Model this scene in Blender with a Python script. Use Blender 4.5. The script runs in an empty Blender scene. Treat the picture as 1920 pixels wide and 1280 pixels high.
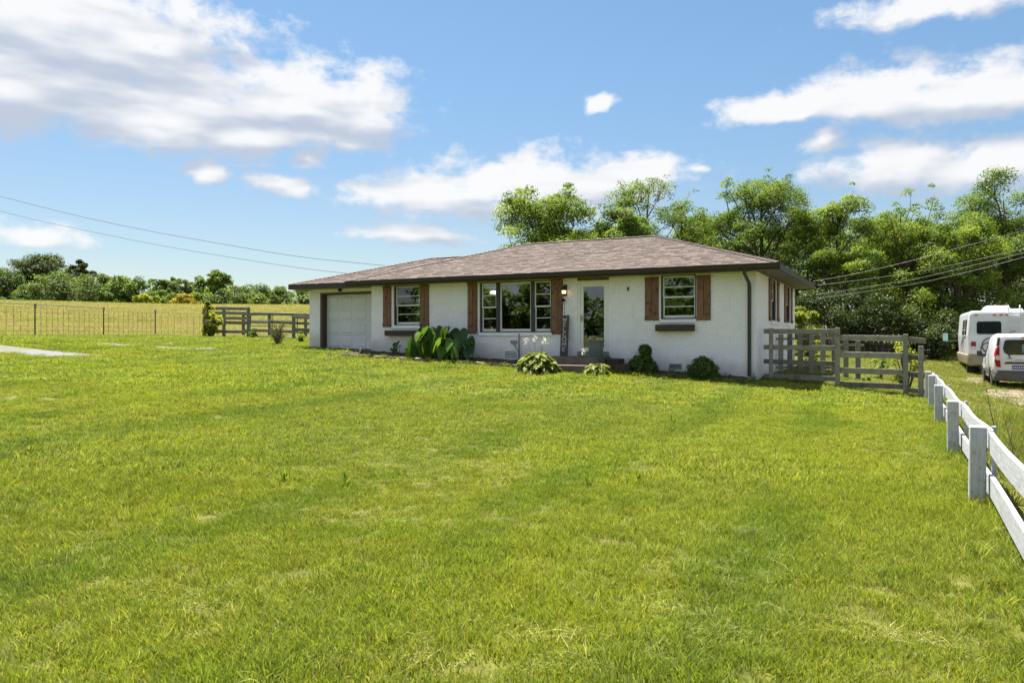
import bpy, bmesh, math, random
import numpy as np
from mathutils import Vector, Matrix, noise as mnoise
R = math.radians
random.seed(7); RNG = np.random.default_rng(11)
sc = bpy.context.scene
COL = sc.collection

# ------------------------------------------------------------ camera, world, sun, exposure
EYE = 1.55; FPX = 1397.0; HORIZON = 632.0
cam = bpy.data.cameras.new('camera'); camo = bpy.data.objects.new('camera', cam); COL.objects.link(camo)
camo.location = (0, 0, EYE); camo.rotation_euler = (R(90), 0, 0)
cam.sensor_width = 36; cam.lens = FPX/1920*36; cam.shift_y = -(640-HORIZON)/1920
cam.clip_start = .05; cam.clip_end = 4000
sc.camera = camo
sc.view_settings.view_transform = 'Standard'; sc.view_settings.look = 'None'
sc.view_settings.gamma = 1; sc.view_settings.use_curve_mapping = False
EXPO = 1.7
sc.view_settings.exposure = EXPO
sc.render.engine = 'CYCLES'
try:
    sc.cycles.max_bounces = 8; sc.cycles.transparent_max_bounces = 12
    sc.cycles.diffuse_bounces = 4; sc.cycles.glossy_bounces = 3; sc.cycles.transmission_bounces = 4
    sc.cycles.use_denoising = True
    sc.cycles.caustics_reflective = False; sc.cycles.caustics_refractive = False
except Exception: pass
SUN_DIR = Vector((-.174, .316, 1.0)).normalized()
SUN_EL = math.asin(SUN_DIR.z); SUN_AZ = math.atan2(SUN_DIR.x, SUN_DIR.y)
SKY_STRENGTH = .05
sl = bpy.data.lights.new('sun', 'SUN'); so = bpy.data.objects.new('sun', sl); COL.objects.link(so)
sl.energy = 4.8; sl.angle = R(.55); sl.color = (1, .95, .86)
so.rotation_euler = SUN_DIR.to_track_quat('Z', 'Y').to_euler(); so.location = (-20, 30, 60)

class NT:
    """small helper for building node trees"""
    def __init__(s, tree): s.t = tree; s.n = tree.nodes; s.l = tree.links
    def new(s, typ, **kw):
        n = s.n.new(typ)
        for k, v in kw.items(): setattr(n, k, v)
        return n
    def put(s, sock, v):
        if isinstance(v, bpy.types.NodeSocket): s.l.new(v, sock)
        elif v is not None: sock.default_value = v
    def m(s, op, a, b=None, c=None, clamp=False):
        n = s.new('ShaderNodeMath', operation=op); n.use_clamp = clamp
        s.put(n.inputs[0], a); s.put(n.inputs[1], b); s.put(n.inputs[2], c)
        return n.outputs[0]
    def vm(s, op, a, b=None, out=0):
        n = s.new('ShaderNodeVectorMath', operation=op); s.put(n.inputs[0], a); s.put(n.inputs[1], b)
        return n.outputs[out]
    def noise(s, vec, scale, detail=4, rough=.55, dist=0., col=False, dim='3D'):
        n = s.new('ShaderNodeTexNoise'); n.noise_dimensions = dim
        s.put(n.inputs['Vector'], vec); n.inputs['Scale'].default_value = scale
        n.inputs['Detail'].default_value = detail; n.inputs['Roughness'].default_value = rough
        n.inputs['Distortion'].default_value = dist
        return n.outputs[1 if col else 0]
    def ramp(s, v, lo, hi, a=0., b=1., smooth=True):
        n = s.new('ShaderNodeMapRange'); n.interpolation_type = 'SMOOTHSTEP' if smooth else 'LINEAR'
        s.put(n.inputs[0], v); s.put(n.inputs[1], lo); s.put(n.inputs[2], hi); s.put(n.inputs[3], a); s.put(n.inputs[4], b)
        return n.outputs[0]
    def mix(s, f, a, b, mode='MIX'):
        n = s.new('ShaderNodeMix'); n.data_type = 'RGBA'; n.blend_type = mode
        s.put(n.inputs[0], f)
        for k, v in ((6, a), (7, b)):
            if isinstance(v, (tuple, list)) and len(v) == 3: v = (*v, 1)
            s.put(n.inputs[k], v)
        return n.outputs[2]
    def comb(s, x, y, z=0.):
        n = s.new('ShaderNodeCombineXYZ')
        for k, v in enumerate((x, y, z)): s.put(n.inputs[k], v)
        return n.outputs[0]
    def sep(s, v):
        n = s.new('ShaderNodeSeparateXYZ'); s.put(n.inputs[0], v); return n.outputs
    def attr(s, name):
        n = s.new('ShaderNodeAttribute'); n.attribute_name = name; return n

# ---- world: physical sky with a layer of fair-weather clouds (azimuth / elevation in degrees)
def azel(px, py):
    dx = px-960
    return math.degrees(math.atan2(dx, FPX)), math.degrees(math.atan2(HORIZON-py, math.hypot(FPX, dx)))
# centre x, centre y, half width, height above, depth below, weight (photo pixels)
CLOUDS = [(120, 60, 360, 115, 95, 1.1), (-60, 140, 340, 90, 80, 1.1), (300, 215, 330, 130, 68, 1), (560, 200, 250, 100, 62, 1), (690, 205, 100, 92, 75, 1),
    (470, 250, 280, 50, 36, 1), (330, 30, 80, 70, 90, .8), (383, 315, 58, 38, 24, .95), (573, 304, 60, 28, 18, .85), (525, 348, 100, 36, 26, .75),
    (1000, 352, 290, 82, 66, 1), (800, 365, 230, 58, 50, .9), (1190, 335, 170, 58, 62, .85), (1300, 318, 80, 24, 22, .6), (780, 445, 190, 44, 28, .8),
    (1126, 192, 46, 30, 18, .95), (940, 398, 290, 44, 40, .62), (420, 300, 330, 30, 20, .25), (1490, 212, 180, 40, 22, 1), (1640, 200, 190, 78, 30, 1), (1820, 195, 190, 76, 36, 1), (1690, 312, 160, 56, 40, 1),
    (1545, 272, 42, 34, 30, .85), (1880, 310, 170, 58, 56, .95), (1770, 5, 230, 40, 32, .9), (50, 452, 150, 44, 28, .7), (85, 212, 60, 26, 18, .6)]
world = bpy.data.worlds.new('World'); sc.world = world; world.use_nodes = True
w = NT(world.node_tree); w.n.clear()
grp = bpy.data.node_groups.new('cloud_density', 'ShaderNodeTree')
grp.interface.new_socket('AE', in_out='INPUT', socket_type='NodeSocketVector')
grp.interface.new_socket('Density', in_out='OUTPUT', socket_type='NodeSocketFloat'); grp.interface.new_socket('Smooth', in_out='OUTPUT', socket_type='NodeSocketFloat')
g = NT(grp); gi = g.new('NodeGroupInput'); go = g.new('NodeGroupOutput')
AE = gi.outputs[0]
warp = g.noise(AE, .22, 3, .5, col=True)
AEw = g.vm('ADD', AE, g.vm('MULTIPLY', g.vm('SUBTRACT', warp, (.5, .5, .5)), (4.5, 2.2, 0)))
ax, ay, _ = g.sep(AEw)
best = None
for (cx, cy, rx, ru, rd, wt) in CLOUDS:
    a0, e0 = azel(cx, cy); kx = math.degrees(1/FPX)
    u = g.m('DIVIDE', g.m('SUBTRACT', ax, a0), rx*kx*.9)
    dv = g.m('SUBTRACT', ay, e0)
    v = g.m('MAXIMUM', g.m('DIVIDE', dv, ru*kx), g.m('DIVIDE', dv, -rd*kx))
    d = g.m('SQRT', g.m('ADD', g.m('MULTIPLY', u, u), g.m('MULTIPLY', v, v)))
    mval = g.m('SUBTRACT', wt, d)
    best = mval if best is None else g.m('SMOOTH_MAX', best, mval, .25)
# same cloud goes on unseen outside the view, cover raised to light the wall
raw = g.sep(AE)
outside = g.m('MAXIMUM', g.ramp(g.m('ABSOLUTE', raw[0]), 38, 50), g.ramp(raw[1], 27, 36))
fill_cloud = g.m('SUBTRACT', g.m('MULTIPLY', g.noise(g.vm('MULTIPLY', AE, (.5, 1.1, 1)), .09, 2, .5), 3.4), 1.45)
best = g.m('MAXIMUM', best, g.m('SUBTRACT', fill_cloud, g.m('MULTIPLY', g.m('SUBTRACT', 1, outside), 4)))
f1 = g.noise(g.vm('MULTIPLY', AE, (.62, 1.05, 1)), .55, 6, .56)
f2 = g.noise(g.vm('MULTIPLY', AEw, (.8, 1.1, 1)), 1.7, 5, .6)
dens = g.m('ADD', best, g.m('ADD', g.m('MULTIPLY', g.m('SUBTRACT', f1, .5), 1.55), g.m('MULTIPLY', g.m('SUBTRACT', f2, .5), .42)))
g.l.new(dens, go.inputs[0])
f1s = g.noise(g.vm('MULTIPLY', AE, (.34, 1.25, 1)), .5, 2.2, .5)
g.l.new(g.m('ADD', best, g.m('MULTIPLY', g.m('SUBTRACT', f1s, .5), 1.55)), go.inputs[1])

tc = w.new('ShaderNodeTexCoord'); d3 = tc.outputs['Generated']
dx_, dy_, dz_ = w.sep(d3)
az = w.m('MULTIPLY', w.m('ARCTAN2', dx_, dy_), 180/math.pi)
el = w.m('MULTIPLY', w.m('ARCSINE', dz_), 180/math.pi)
ae = w.comb(az, el, 0)
def dens_at(vec):
    n = w.new('ShaderNodeGroup'); n.node_tree = grp; w.l.new(vec, n.inputs[0]); return n.outputs
D0, S0_ = dens_at(ae); D1 = dens_at(w.vm('ADD', ae, (-.3, 1.1, 0)))[1]; D2 = dens_at(w.vm('ADD', ae, (-.5, 2.8, 0)))[1]
alpha = w.ramp(D0, -.08, .52)
alpha = w.m('MULTIPLY', alpha, w.ramp(el, -.5, 3.0))
lit = w.m('ADD', w.m('MULTIPLY', w.m('SUBTRACT', S0_, D1), .8), w.m('MULTIPLY', w.m('SUBTRACT', S0_, D2), .5))
lit = w.ramp(w.m('ADD', w.m('ADD', lit, .50), w.m('MULTIPLY', S0_, -.12)), -.10, 1.05)
sky = w.new('ShaderNodeTexSky'); sky.sky_type = 'NISHITA'; sky.sun_disc = False
sky.sun_elevation = SUN_EL; sky.sun_rotation = SUN_AZ
sky.altitude = 200; sky.air_density = 1.0; sky.dust_density = .7; sky.ozone_density = 1.0
CB = 1.04/(2**EXPO)/SKY_STRENGTH
def cl(c): return tuple(x*CB for x in c)
ccol = w.mix(lit, cl((.53, .59, .70)), cl((.95, .95, .955)))
skyc = w.mix(1.0, sky.outputs[0], w.mix(w.ramp(el, 3, 22), (.78, .785, .77), (.76, .92, .955)), 'MULTIPLY')
fin = w.mix(w.m('MULTIPLY', alpha, .95), skyc, ccol)
bg = w.new('ShaderNodeBackground'); bg.inputs[1].default_value = SKY_STRENGTH
w.l.new(fin, bg.inputs[0]); wo = w.new('ShaderNodeOutputWorld'); w.l.new(bg.outputs[0], wo.inputs[0])

# ------------------------------------------------------------ materials
def new_mat(name):
    m = bpy.data.materials.new(name); m.use_nodes = True; t = NT(m.node_tree); t.n.clear()
    out = t.new('ShaderNodeOutputMaterial'); return m, t, out
def pm(name, c1, c2=None, scale=4., rough=.7, bump=0., stretch=(1, 1, 1), detail=5, spec=.5, metal=0., c3=None, s3=.7, tint=None, tintamt=.4, lo=.3, hi=.7, bscale=None, coat=0., emit=None, estr=0., vary=0.):
    m, t, out = new_mat(name)
    p = t.new('ShaderNodeBsdfPrincipled'); t.l.new(p.outputs[0], out.inputs[0])
    tcn = t.new('ShaderNodeTexCoord'); v = t.vm('MULTIPLY', tcn.outputs['Object'], stretch)
    col = (*c1, 1)
    if c2 is not None:
        n1 = t.noise(v, scale, detail, .6)
        col = t.mix(t.ramp(n1, lo, hi), c1, c2)
    if c3 is not None:
        n3 = t.noise(tcn.outputs['Object'], s3, 4, .6)
        col = t.mix(t.ramp(n3, .5, .68), col, c3)
    if vary:
        rv_ = t.new('ShaderNodeObjectInfo').outputs['Random']; k = t.ramp(rv_, 0, 1, 1-vary, 1+vary*.6, smooth=False)
        col = t.mix(1., col, t.comb(k, k, t.m('MULTIPLY', k, t.ramp(t.m('FRACT', t.m('MULTIPLY', rv_, 7.)), 0, 1, .88, 1.06))), 'MULTIPLY')
    if tint:
        a = t.attr(tint).outputs['Fac']
        k = t.ramp(a, 0, 1, 1-tintamt, 1+tintamt, smooth=False)
        col = t.mix(1., col, t.comb(k, k, k), 'MULTIPLY')
    t.put(p.inputs['Base Color'], col)
    p.inputs['Roughness'].default_value = rough; p.inputs['Metallic'].default_value = metal
    p.inputs['Specular IOR Level'].default_value = spec
    if coat: p.inputs['Coat Weight'].default_value = coat; p.inputs['Coat Roughness'].default_value = .08
    if emit: p.inputs['Emission Color'].default_value = (*emit, 1); p.inputs['Emission Strength'].default_value = estr
    if bump:
        nb = t.noise(v, bscale or scale*3, 5, .65)
        b = t.new('ShaderNodeBump'); b.inputs['Strength'].default_value = bump; b.inputs['Distance'].default_value = .02
        t.l.new(nb, b.inputs['Height']); t.l.new(b.outputs[0], p.inputs['Normal'])
    return m
def leaf_mat(name, dark, mid, light, trans=.45, rough=.5, loc_noise=None, gloss=.025, stripes=None):
    """leaf: two-sided diffuse + translucent, colour from the leaf's own tint"""
    m, t, out = new_mat(name)
    a = t.attr('tint').outputs['Fac']
    c = t.mix(t.ramp(a, 0, .5, smooth=False), dark, mid)
    c = t.mix(t.ramp(a, .5, 1, smooth=False), c, light)
    if loc_noise:
        oi = t.new('ShaderNodeObjectInfo')
        for (sx, sy, scale, lo, hi, colr, amt) in loc_noise:
            nn = t.noise(t.vm('MULTIPLY', oi.outputs['Location'], (sx, sy, 1)), scale, 3, .6)
            c = t.mix(t.m('MULTIPLY', t.ramp(nn, lo, hi), amt), c, colr)
        if stripes:
            lx, ly, _z = t.sep(oi.outputs['Location'])
            q = t.m('ADD', t.m('MULTIPLY', lx, .905), t.m('MULTIPLY', ly, -.425))
            wob = t.noise(oi.outputs['Location'], .22, 3, .6)
            q = t.m('SINE', t.m('ADD', t.m('MULTIPLY', q, 3.1), t.m('MULTIPLY', wob, 7.)))
            amt = t.m('MULTIPLY', t.ramp(q, .0, .95), t.ramp(t.noise(t.vm('MULTIPLY', oi.outputs['Location'], (1, .6, 1)), .3, 2, .5), .38, .6, .08, .5))
            c = t.mix(amt, c, stripes)
        rr = t.ramp(oi.outputs['Random'], 0, 1, .78, 1.22, smooth=False)
        c = t.mix(1., c, t.comb(rr, rr, rr), 'MULTIPLY')
    d = t.new('ShaderNodeBsdfDiffuse'); tr = t.new('ShaderNodeBsdfTranslucent'); gl = t.new('ShaderNodeBsdfGlossy')
    t.put(d.inputs[0], c); t.put(tr.inputs[0], t.mix(1., c, (1.25, 1.15, .55), 'MULTIPLY')); gl.inputs['Roughness'].default_value = rough
    gl.inputs[0].default_value = (.8, .85, .8, 1)
    m1 = t.new('ShaderNodeMixShader'); m1.inputs[0].default_value = trans
    t.l.new(d.outputs[0], m1.inputs[1]); t.l.new(tr.outputs[0], m1.inputs[2])
    m2 = t.new('ShaderNodeMixShader'); m2.inputs[0].default_value = gloss
    t.l.new(m1.outputs[0], m2.inputs[1]); t.l.new(gl.outputs[0], m2.inputs[2])
    t.l.new(m2.outputs[0], out.inputs[0]); return m
def glass_mat(name, tintc=(.9, .95, .93), refl=1.0):
    m, t, out = new_mat(name)
    tr = t.new('ShaderNodeBsdfTransparent'); tr.inputs[0].default_value = (*tintc, 1)
    gl = t.new('ShaderNodeBsdfGlossy'); gl.inputs['Roughness'].default_value = .015; gl.inputs[0].default_value = (1, 1, 1, 1)
    fr = t.new('ShaderNodeFresnel'); fr.inputs[0].default_value = 1.75
    mx = t.new('ShaderNodeMixShader'); t.l.new(t.m('MULTIPLY', fr.outputs[0], refl, clamp=True), mx.inputs[0])
    t.l.new(tr.outputs[0], mx.inputs[1]); t.l.new(gl.outputs[0], mx.inputs[2]); t.l.new(mx.outputs[0], out.inputs[0])
    return m

M = {}
M['brick'] = pm('painted_brick', (.88, .85, .91), (.84, .81, .87), 7, .72, .35, bscale=60, tint='tint', tintamt=.025, c3=(.79, .78, .80), s3=1.6)
def wall_dirt(m):
    t = NT(m.node_tree); p = next(n for n in t.n if n.type == 'BSDF_PRINCIPLED'); src = p.inputs['Base Color'].links[0].from_socket
    P = t.new('ShaderNodeNewGeometry').outputs['Position']; x, y, z = t.sep(P)
    s_ = t.m('ADD', t.m('MULTIPLY', t.m('SUBTRACT', x, 6.573), .8878), t.m('MULTIPLY', t.m('SUBTRACT', y, 20.05), -.4602))
    h = t.m('SUBTRACT', z, t.m('ADD', .42, t.m('MULTIPLY', t.m('MINIMUM', s_, 0), -.054)))
    n1 = t.noise(P, 2.6, 5, .65); n2 = t.noise(t.vm('MULTIPLY', P, (9, 9, 1.2)), 1.2, 4, .6)
    k = t.m('MULTIPLY', t.ramp(t.m('ADD', h, t.m('MULTIPLY', t.m('SUBTRACT', n1, .5), .7)), .62, .02), .5)
    c = t.mix(k, src, (.36, .33, .27)); c = t.mix(t.m('MULTIPLY', t.ramp(n2, .60, .72), .16), c, (.42, .42, .38))
    t.l.new(c, p.inputs['Base Color'])
M['mortar'] = pm('painted_mortar', (.77, .76, .79), (.71, .70, .73), 9, .85, .3, bscale=40)
wall_dirt(M['brick']); wall_dirt(M['mortar'])
M['shingle'] = pm('asphalt_shingle', (.122, .091, .077), (.104, .079, .068), 3.5, .9, .5, bscale=90, tint='tint', tintamt=.26)
M['brown_metal'] = pm('brown_gutter_paint', (.026, .021, .016), (.022, .018, .013), 3, .5)
M['soffit'] = pm('soffit_paint', (.15, .125, .10), (.13, .11, .09), 2, .6)
M['cedar'] = pm('stained_cedar', (.235, .115, .058), (.14, .066, .034), 5, .62, .35, stretch=(9, 9, .8), bscale=9, c3=(.075, .036, .022), s3=7., vary=.2)
M['brown_trim'] = pm('brown_trim_paint', (.085, .052, .036), (.065, .04, .03), 4, .6, stretch=(6, 6, 1))
M['dark_frame'] = pm('dark_window_frame', (.035, .034, .034), (.028, .027, .028), 5, .5)
M['white_paint'] = pm('white_window_paint', (.80, .80, .78), (.74, .74, .72), 6, .45)
M['white_door'] = pm('white_garage_paint', (.70, .69, .73), (.65, .645, .685), 1.2, .5, bump=.05, bscale=80)
M['glass'] = glass_mat('window_glass', (.82, .88, .86), 1.25)
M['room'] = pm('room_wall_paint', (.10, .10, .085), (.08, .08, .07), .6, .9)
M['curtain'] = pm('white_curtain', (.75, .75, .74), (.65, .65, .64), 3, .9, stretch=(14, 14, .3))
M['timber'] = pm('dark_timber', (.075, .05, .036), (.04, .028, .022), 4, .85, .5, stretch=(1.2, 8, 8), bscale=10)
M['concrete'] = pm('step_concrete', (.12, .112, .10), (.085, .078, .07), 5, .85, .4, bscale=40)
M['red_step'] = pm('worn_red_brown_step', (.15, .105, .088), (.105, .075, .062), 5, .85, .4, bscale=40)
M['threshold'] = pm('grey_threshold', (.22, .22, .21), (.18, .18, .17), 4, .7)
M['grey_plastic'] = pm('grey_green_planter', (.115, .13, .125), (.095, .11, .105), 3, .6)
M['black_iron'] = pm('black_iron', (.018, .018, .018), None, rough=.45)
M['lamp_glass'] = pm('lit_lamp_glass', (.9, .75, .5), None, rough=.2, emit=(1, .62, .28), estr=.9)
M['bulb'] = pm('lit_ceiling_lamp', (.9, .85, .8), None, rough=.3, emit=(1, .84, .66), estr=1.1)
M['lamp_clear'] = pm('silver_floodlight', (.6, .6, .6), None, rough=.15, metal=.8)
M['brass'] = pm('brass', (.55, .38, .14), None, rough=.3, metal=.9)
M['vent_metal'] = pm('vent_grille', (.30, .30, .30), (.22, .22, .22), 8, .6)
M['vent_dark'] = pm('vent_dark', (.03, .03, .03), None, rough=.9)
M['grey_wood'] = pm('weathered_grey_wood', (.285, .275, .225), (.18, .172, .14), 4, .85, .5, stretch=(1.5, 6, 9), bscale=12, c3=(.15, .135, .105), s3=2.5, vary=.38)
M['grey_post'] = pm('weathered_grey_post', (.27, .26, .21), (.17, .162, .13), 5, .85, .5, stretch=(9, 9, 1.2), bscale=12, c3=(.14, .125, .10), s3=3., vary=.38)
M['sign_wood'] = pm('grey_brown_sign_wood', (.085, .068, .06), (.045, .036, .033), 6, .8, .3, stretch=(8, 8, .8), bscale=8)
M['sign_white'] = pm('sign_white_letter', (.62, .62, .60), (.5, .5, .48), 20, .7)
M['stone'] = pm('edging_stone', (.26, .21, .17), (.14, .115, .095), 6, .9, .6, bscale=25, tint='tint', tintamt=.4)
M['mulch'] = pm('dark_mulch', (.035, .024, .018), (.07, .05, .036), 22, .95, .9, bscale=45)
M['gravel'] = pm('grey_gravel', (.168, .166, .173), (.118, .116, .12), 30, .95, .7, bscale=60, c3=(.12, .125, .06), s3=1.3)
M['dirt'] = pm('pale_dirt', (.21, .165, .125), (.15, .112, .082), 5, .95, .6, bscale=30, c3=(.11, .115, .045), s3=1.1)
M['wire'] = pm('galvanised_wire', (.20, .20, .20), None, rough=.5, metal=.5)
M['wire_dark'] = pm('dark_cable', (.035, .035, .037), None, rough=.6)
M['tpost'] = pm('green_black_tpost', (.03, .035, .028), (.05, .04, .03), 8, .6)
M['bark'] = pm('tree_bark', (.115, .085, .062), (.06, .046, .035), 6, .9, .8, stretch=(3, 3, .7), bscale=9)
M['dry'] = pm('dry_twigs', (.21, .15, .10), (.13, .09, .065), 8, .9)
M['gate_tube'] = pm('dull_gate_tube', (.06, .07, .06), None, rough=.5, metal=.3)
def fence_paint(name, st):
    m, t, out = new_mat(name)
    p = t.new('ShaderNodeBsdfPrincipled'); t.l.new(p.outputs[0], out.inputs[0])
    tcn = t.new('ShaderNodeTexCoord'); o = tcn.outputs['Object']
    g1 = t.noise(t.vm('MULTIPLY', o, st), 4, 6, .65); ck = t.noise(t.vm('MULTIPLY', o, st), 2.2, 4, .55); g2 = t.noise(o, 14, 5, .7)
    c = t.mix(t.ramp(g1, .35, .75), (.45, .465, .49), (.33, .34, .36))
    c = t.mix(t.m('MULTIPLY', t.ramp(g2, .57, .66), .75), c, (.20, .18, .155))
    band = t.m('ABSOLUTE', t.m('SUBTRACT', ck, .5)); c = t.mix(t.m('MULTIPLY', t.ramp(band, .012, .0), t.ramp(g2, .42, .58, 0, .75)), c, (.13, .12, .11))
    c = t.mix(t.m('MULTIPLY', t.ramp(t.noise(o, 3.2, 4, .6), .55, .72), .4), c, (.33, .36, .30))
    soil = t.m('ADD', t.attr('hgt').outputs['Fac'], t.m('MULTIPLY', t.m('SUBTRACT', g2, .5), .12))
    c = t.mix(t.ramp(soil, .10, .03), c, (.20, .145, .085))
    t.put(p.inputs['Base Color'], c); p.inputs['Roughness'].default_value = .75
    b = t.new('ShaderNodeBump'); b.inputs['Strength'].default_value = .35; b.inputs['Distance'].default_value = .01
    t.l.new(g1, b.inputs['Height']); t.l.new(b.outputs[0], p.inputs['Normal']); return m
M['fence_white'] = fence_paint('worn_white_post_paint', (12, 12, 1.6)); M['fence_rail'] = fence_paint('worn_white_rail_paint', (12, .9, 12))
# vehicles
M['van_white'] = pm('white_van_paint', (.71, .715, .77), None, rough=.28, coat=.6)
M['rv_white'] = pm('white_gelcoat', (.69, .70, .76), (.65, .66, .72), .8, .32, coat=.4)
M['rv_beige'] = pm('beige_skirt_paint', (.33, .28, .215), (.29, .245, .19), 1.5, .4)
M['rv_decal'] = pm('grey_brown_decal', (.12, .105, .09), None, rough=.4)
M['car_glass'] = pm('tinted_glass', (.012, .018, .028), None, rough=.05, spec=.8)
M['car_glass2'] = glass_mat('van_glass', (.42, .52, .53), 1.2)
M['black_trim'] = pm('black_plastic_trim', (.03, .03, .033), None, rough=.55)
M['grey_trim'] = pm('grey_bumper_plastic', (.075, .077, .08), None, rough=.55)
M['red_lens'] = pm('red_lens', (.30, .008, .010), None, rough=.3, spec=.2)
M['clear_lens'] = pm('clear_lens', (.6, .55, .55), None, rough=.12, coat=.5)
M['plate'] = pm('dark_blue_plate', (.03, .06, .16), (.07, .11, .24), 25, .4)
M['plate_text'] = pm('plate_letters', (.45, .5, .6), None, rough=.4)
M['tyre'] = pm('tyre_rubber', (.018, .018, .018), None, rough=.85)
M['rim'] = pm('grey_rim', (.35, .35, .36), None, rough=.35, metal=.6)
M['teal'] = pm('mirror_painted_reflection', (.40, .62, .60), None, rough=.12)  # flat teal stands for what the mirror would reflect
M['seat'] = pm('grey_seat_fabric', (.10, .10, .11), None, rough=.9)
# foliage
M['leaf_mid'] = leaf_mat('leaf_mid_green', (.052, .10, .020), (.118, .195, .030), (.235, .315, .045), trans=.5)
M['leaf_bright'] = leaf_mat('leaf_bright_green', (.07, .13, .02), (.155, .24, .03), (.31, .38, .045), trans=.5)
M['leaf_dark'] = leaf_mat('leaf_dark_green_and_shade', (.020, .038, .010), (.040, .066, .013), (.085, .115, .018))  # dark leaf green; understorey shade is put into this colour too
M['leaf_far'] = leaf_mat('leaf_far_green', (.05, .092, .034), (.10, .155, .045), (.20, .255, .06), trans=.5)
M['leaf_yellow'] = leaf_mat('leaf_yellow_green', (.13, .18, .018), (.25, .30, .026), (.40, .42, .04), trans=.6)
M['leaf_gold'] = leaf_mat('leaf_gold', (.20, .18, .025), (.33, .27, .035), (.44, .34, .05))
M['leaf_box'] = leaf_mat('leaf_boxwood', (.034, .08, .016), (.072, .145, .022), (.15, .225, .028), trans=.45)
M['leaf_ear'] = leaf_mat('leaf_elephant_ear', (.035, .095, .018), (.07, .15, .02), (.14, .23, .024), trans=.5, rough=.45, gloss=.03)
M['leaf_hosta'] = leaf_mat('leaf_hosta', (.085, .125, .02), (.16, .195, .026), (.27, .285, .05), trans=.4, rough=.45, gloss=.02)
M['petal'] = leaf_mat('pale_lilac_petal', (.6, .55, .65), (.7, .66, .75), (.8, .78, .82), trans=.3)
M['stem'] = pm('green_stem', (.07, .11, .03), None, rough=.6)
M['grass'] = leaf_mat('grass_blade', (.086, .148, .019), (.222, .292, .030), (.38, .37, .13), trans=.45, rough=.5, gloss=.012,
    loc_noise=[(1, 1, .35, .42, .68, (.255, .305, .034), .6), (.5, 1.3, .9, .52, .72, (.125, .205, .02), .55), (1, 1, 2.6, .60, .76, (.30, .265, .09), .28)], stripes=(.085, .175, .028))
M['grass_rough'] = leaf_mat('rough_grass_blade', (.08, .13, .016), (.155, .225, .028), (.31, .30, .11), trans=.42, rough=.5, gloss=.012,
    loc_noise=[(1, 1, .5, .45, .7, (.17, .155, .05), .6)])
M['grass_field'] = leaf_mat('field_grass_blade', (.14, .168, .055), (.252, .262, .108), (.41, .365, .20), trans=.42, rough=.6, gloss=.01,
    loc_noise=[(.3, 1, .06, .45, .6, (.25, .285, .085), .7), (.3, 1, .11, .55, .66, (.38, .29, .20), .5)])
def ground_mat():
    m, t, out = new_mat('ground_soil_and_turf')
    p = t.new('ShaderNodeBsdfPrincipled'); t.l.new(p.outputs[0], out.inputs[0])
    geo = t.new('ShaderNodeNewGeometry'); P = geo.outputs['Position']
    n1 = t.noise(P, 9, 5, .65); n2 = t.noise(P, .5, 4, .6); n3 = t.noise(t.vm('MULTIPLY', P, (.25, 1, 1)), .12, 4, .6)
    lawn = t.mix(t.ramp(n1, .3, .7), (.05, .056, .014), (.12, .125, .025))
    lawn = t.mix(t.ramp(n2, .5, .7), lawn, (.14, .13, .04))
    field = t.mix(t.ramp(n3, .40, .62), (.30, .29, .12), (.22, .25, .075))
    field = t.mix(t.m('MULTIPLY', t.ramp(n1, .4, .7), .4), field, (.25, .20, .08))
    c = t.mix(t.ramp(t.attr('zone').outputs['Fac'], 0, 1), lawn, field)
    t.put(p.inputs['Base Color'], c); p.inputs['Roughness'].default_value = .95; p.inputs['Specular IOR Level'].default_value = .1
    b = t.new('ShaderNodeBump'); b.inputs['Strength'].default_value = .6; b.inputs['Distance'].default_value = .03
    t.l.new(n1, b.inputs['Height']); t.l.new(b.outputs[0], p.inputs['Normal']); return m
M['ground'] = ground_mat()

# ------------------------------------------------------------ mesh helpers
def tag(o, label=None, cat=None, group=None, kind=None):
    if label: o['label'] = label
    if cat: o['category'] = cat
    if group: o['group'] = group
    if kind: o['kind'] = kind
    return o
def empty(name, loc, rz=0.):
    o = bpy.data.objects.new(name, None); COL.objects.link(o); o.location = loc; o.rotation_euler = (0, 0, rz)
    o.empty_display_size = .2; return o
def thing(name, label, cat, loc, rz=0., group=None): return tag(empty(name, loc, rz), label, cat, group)
def link_mesh(name, me, mat=None, parent=None, loc=None):
    o = bpy.data.objects.new(name, me); COL.objects.link(o)
    if mat is not None and not me.materials: me.materials.append(mat)
    if parent is not None: o.parent = parent
    if loc is not None: o.location = loc
    return o
def np_mesh(name, V, F, tint=None, attr='tint', smooth=False):
    """V (n,3); F (m,k) same-size faces"""
    me = bpy.data.meshes.new(name); V = np.asarray(V, np.float32); F = np.asarray(F, np.int32)
    me.vertices.add(len(V)); me.vertices.foreach_set('co', V.ravel())
    k = F.shape[1]; me.loops.add(F.size); me.loops.foreach_set('vertex_index', F.ravel())
    me.polygons.add(len(F)); me.polygons.foreach_set('loop_start', np.arange(0, F.size, k, dtype=np.int32))
    if smooth: me.polygons.foreach_set('use_smooth', np.ones(len(F), bool))
    if tint is not None:
        a = me.attributes.new(attr, 'FLOAT', 'FACE'); a.data.foreach_set('value', np.asarray(tint, np.float32))
    me.update(calc_edges=True); return me
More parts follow.
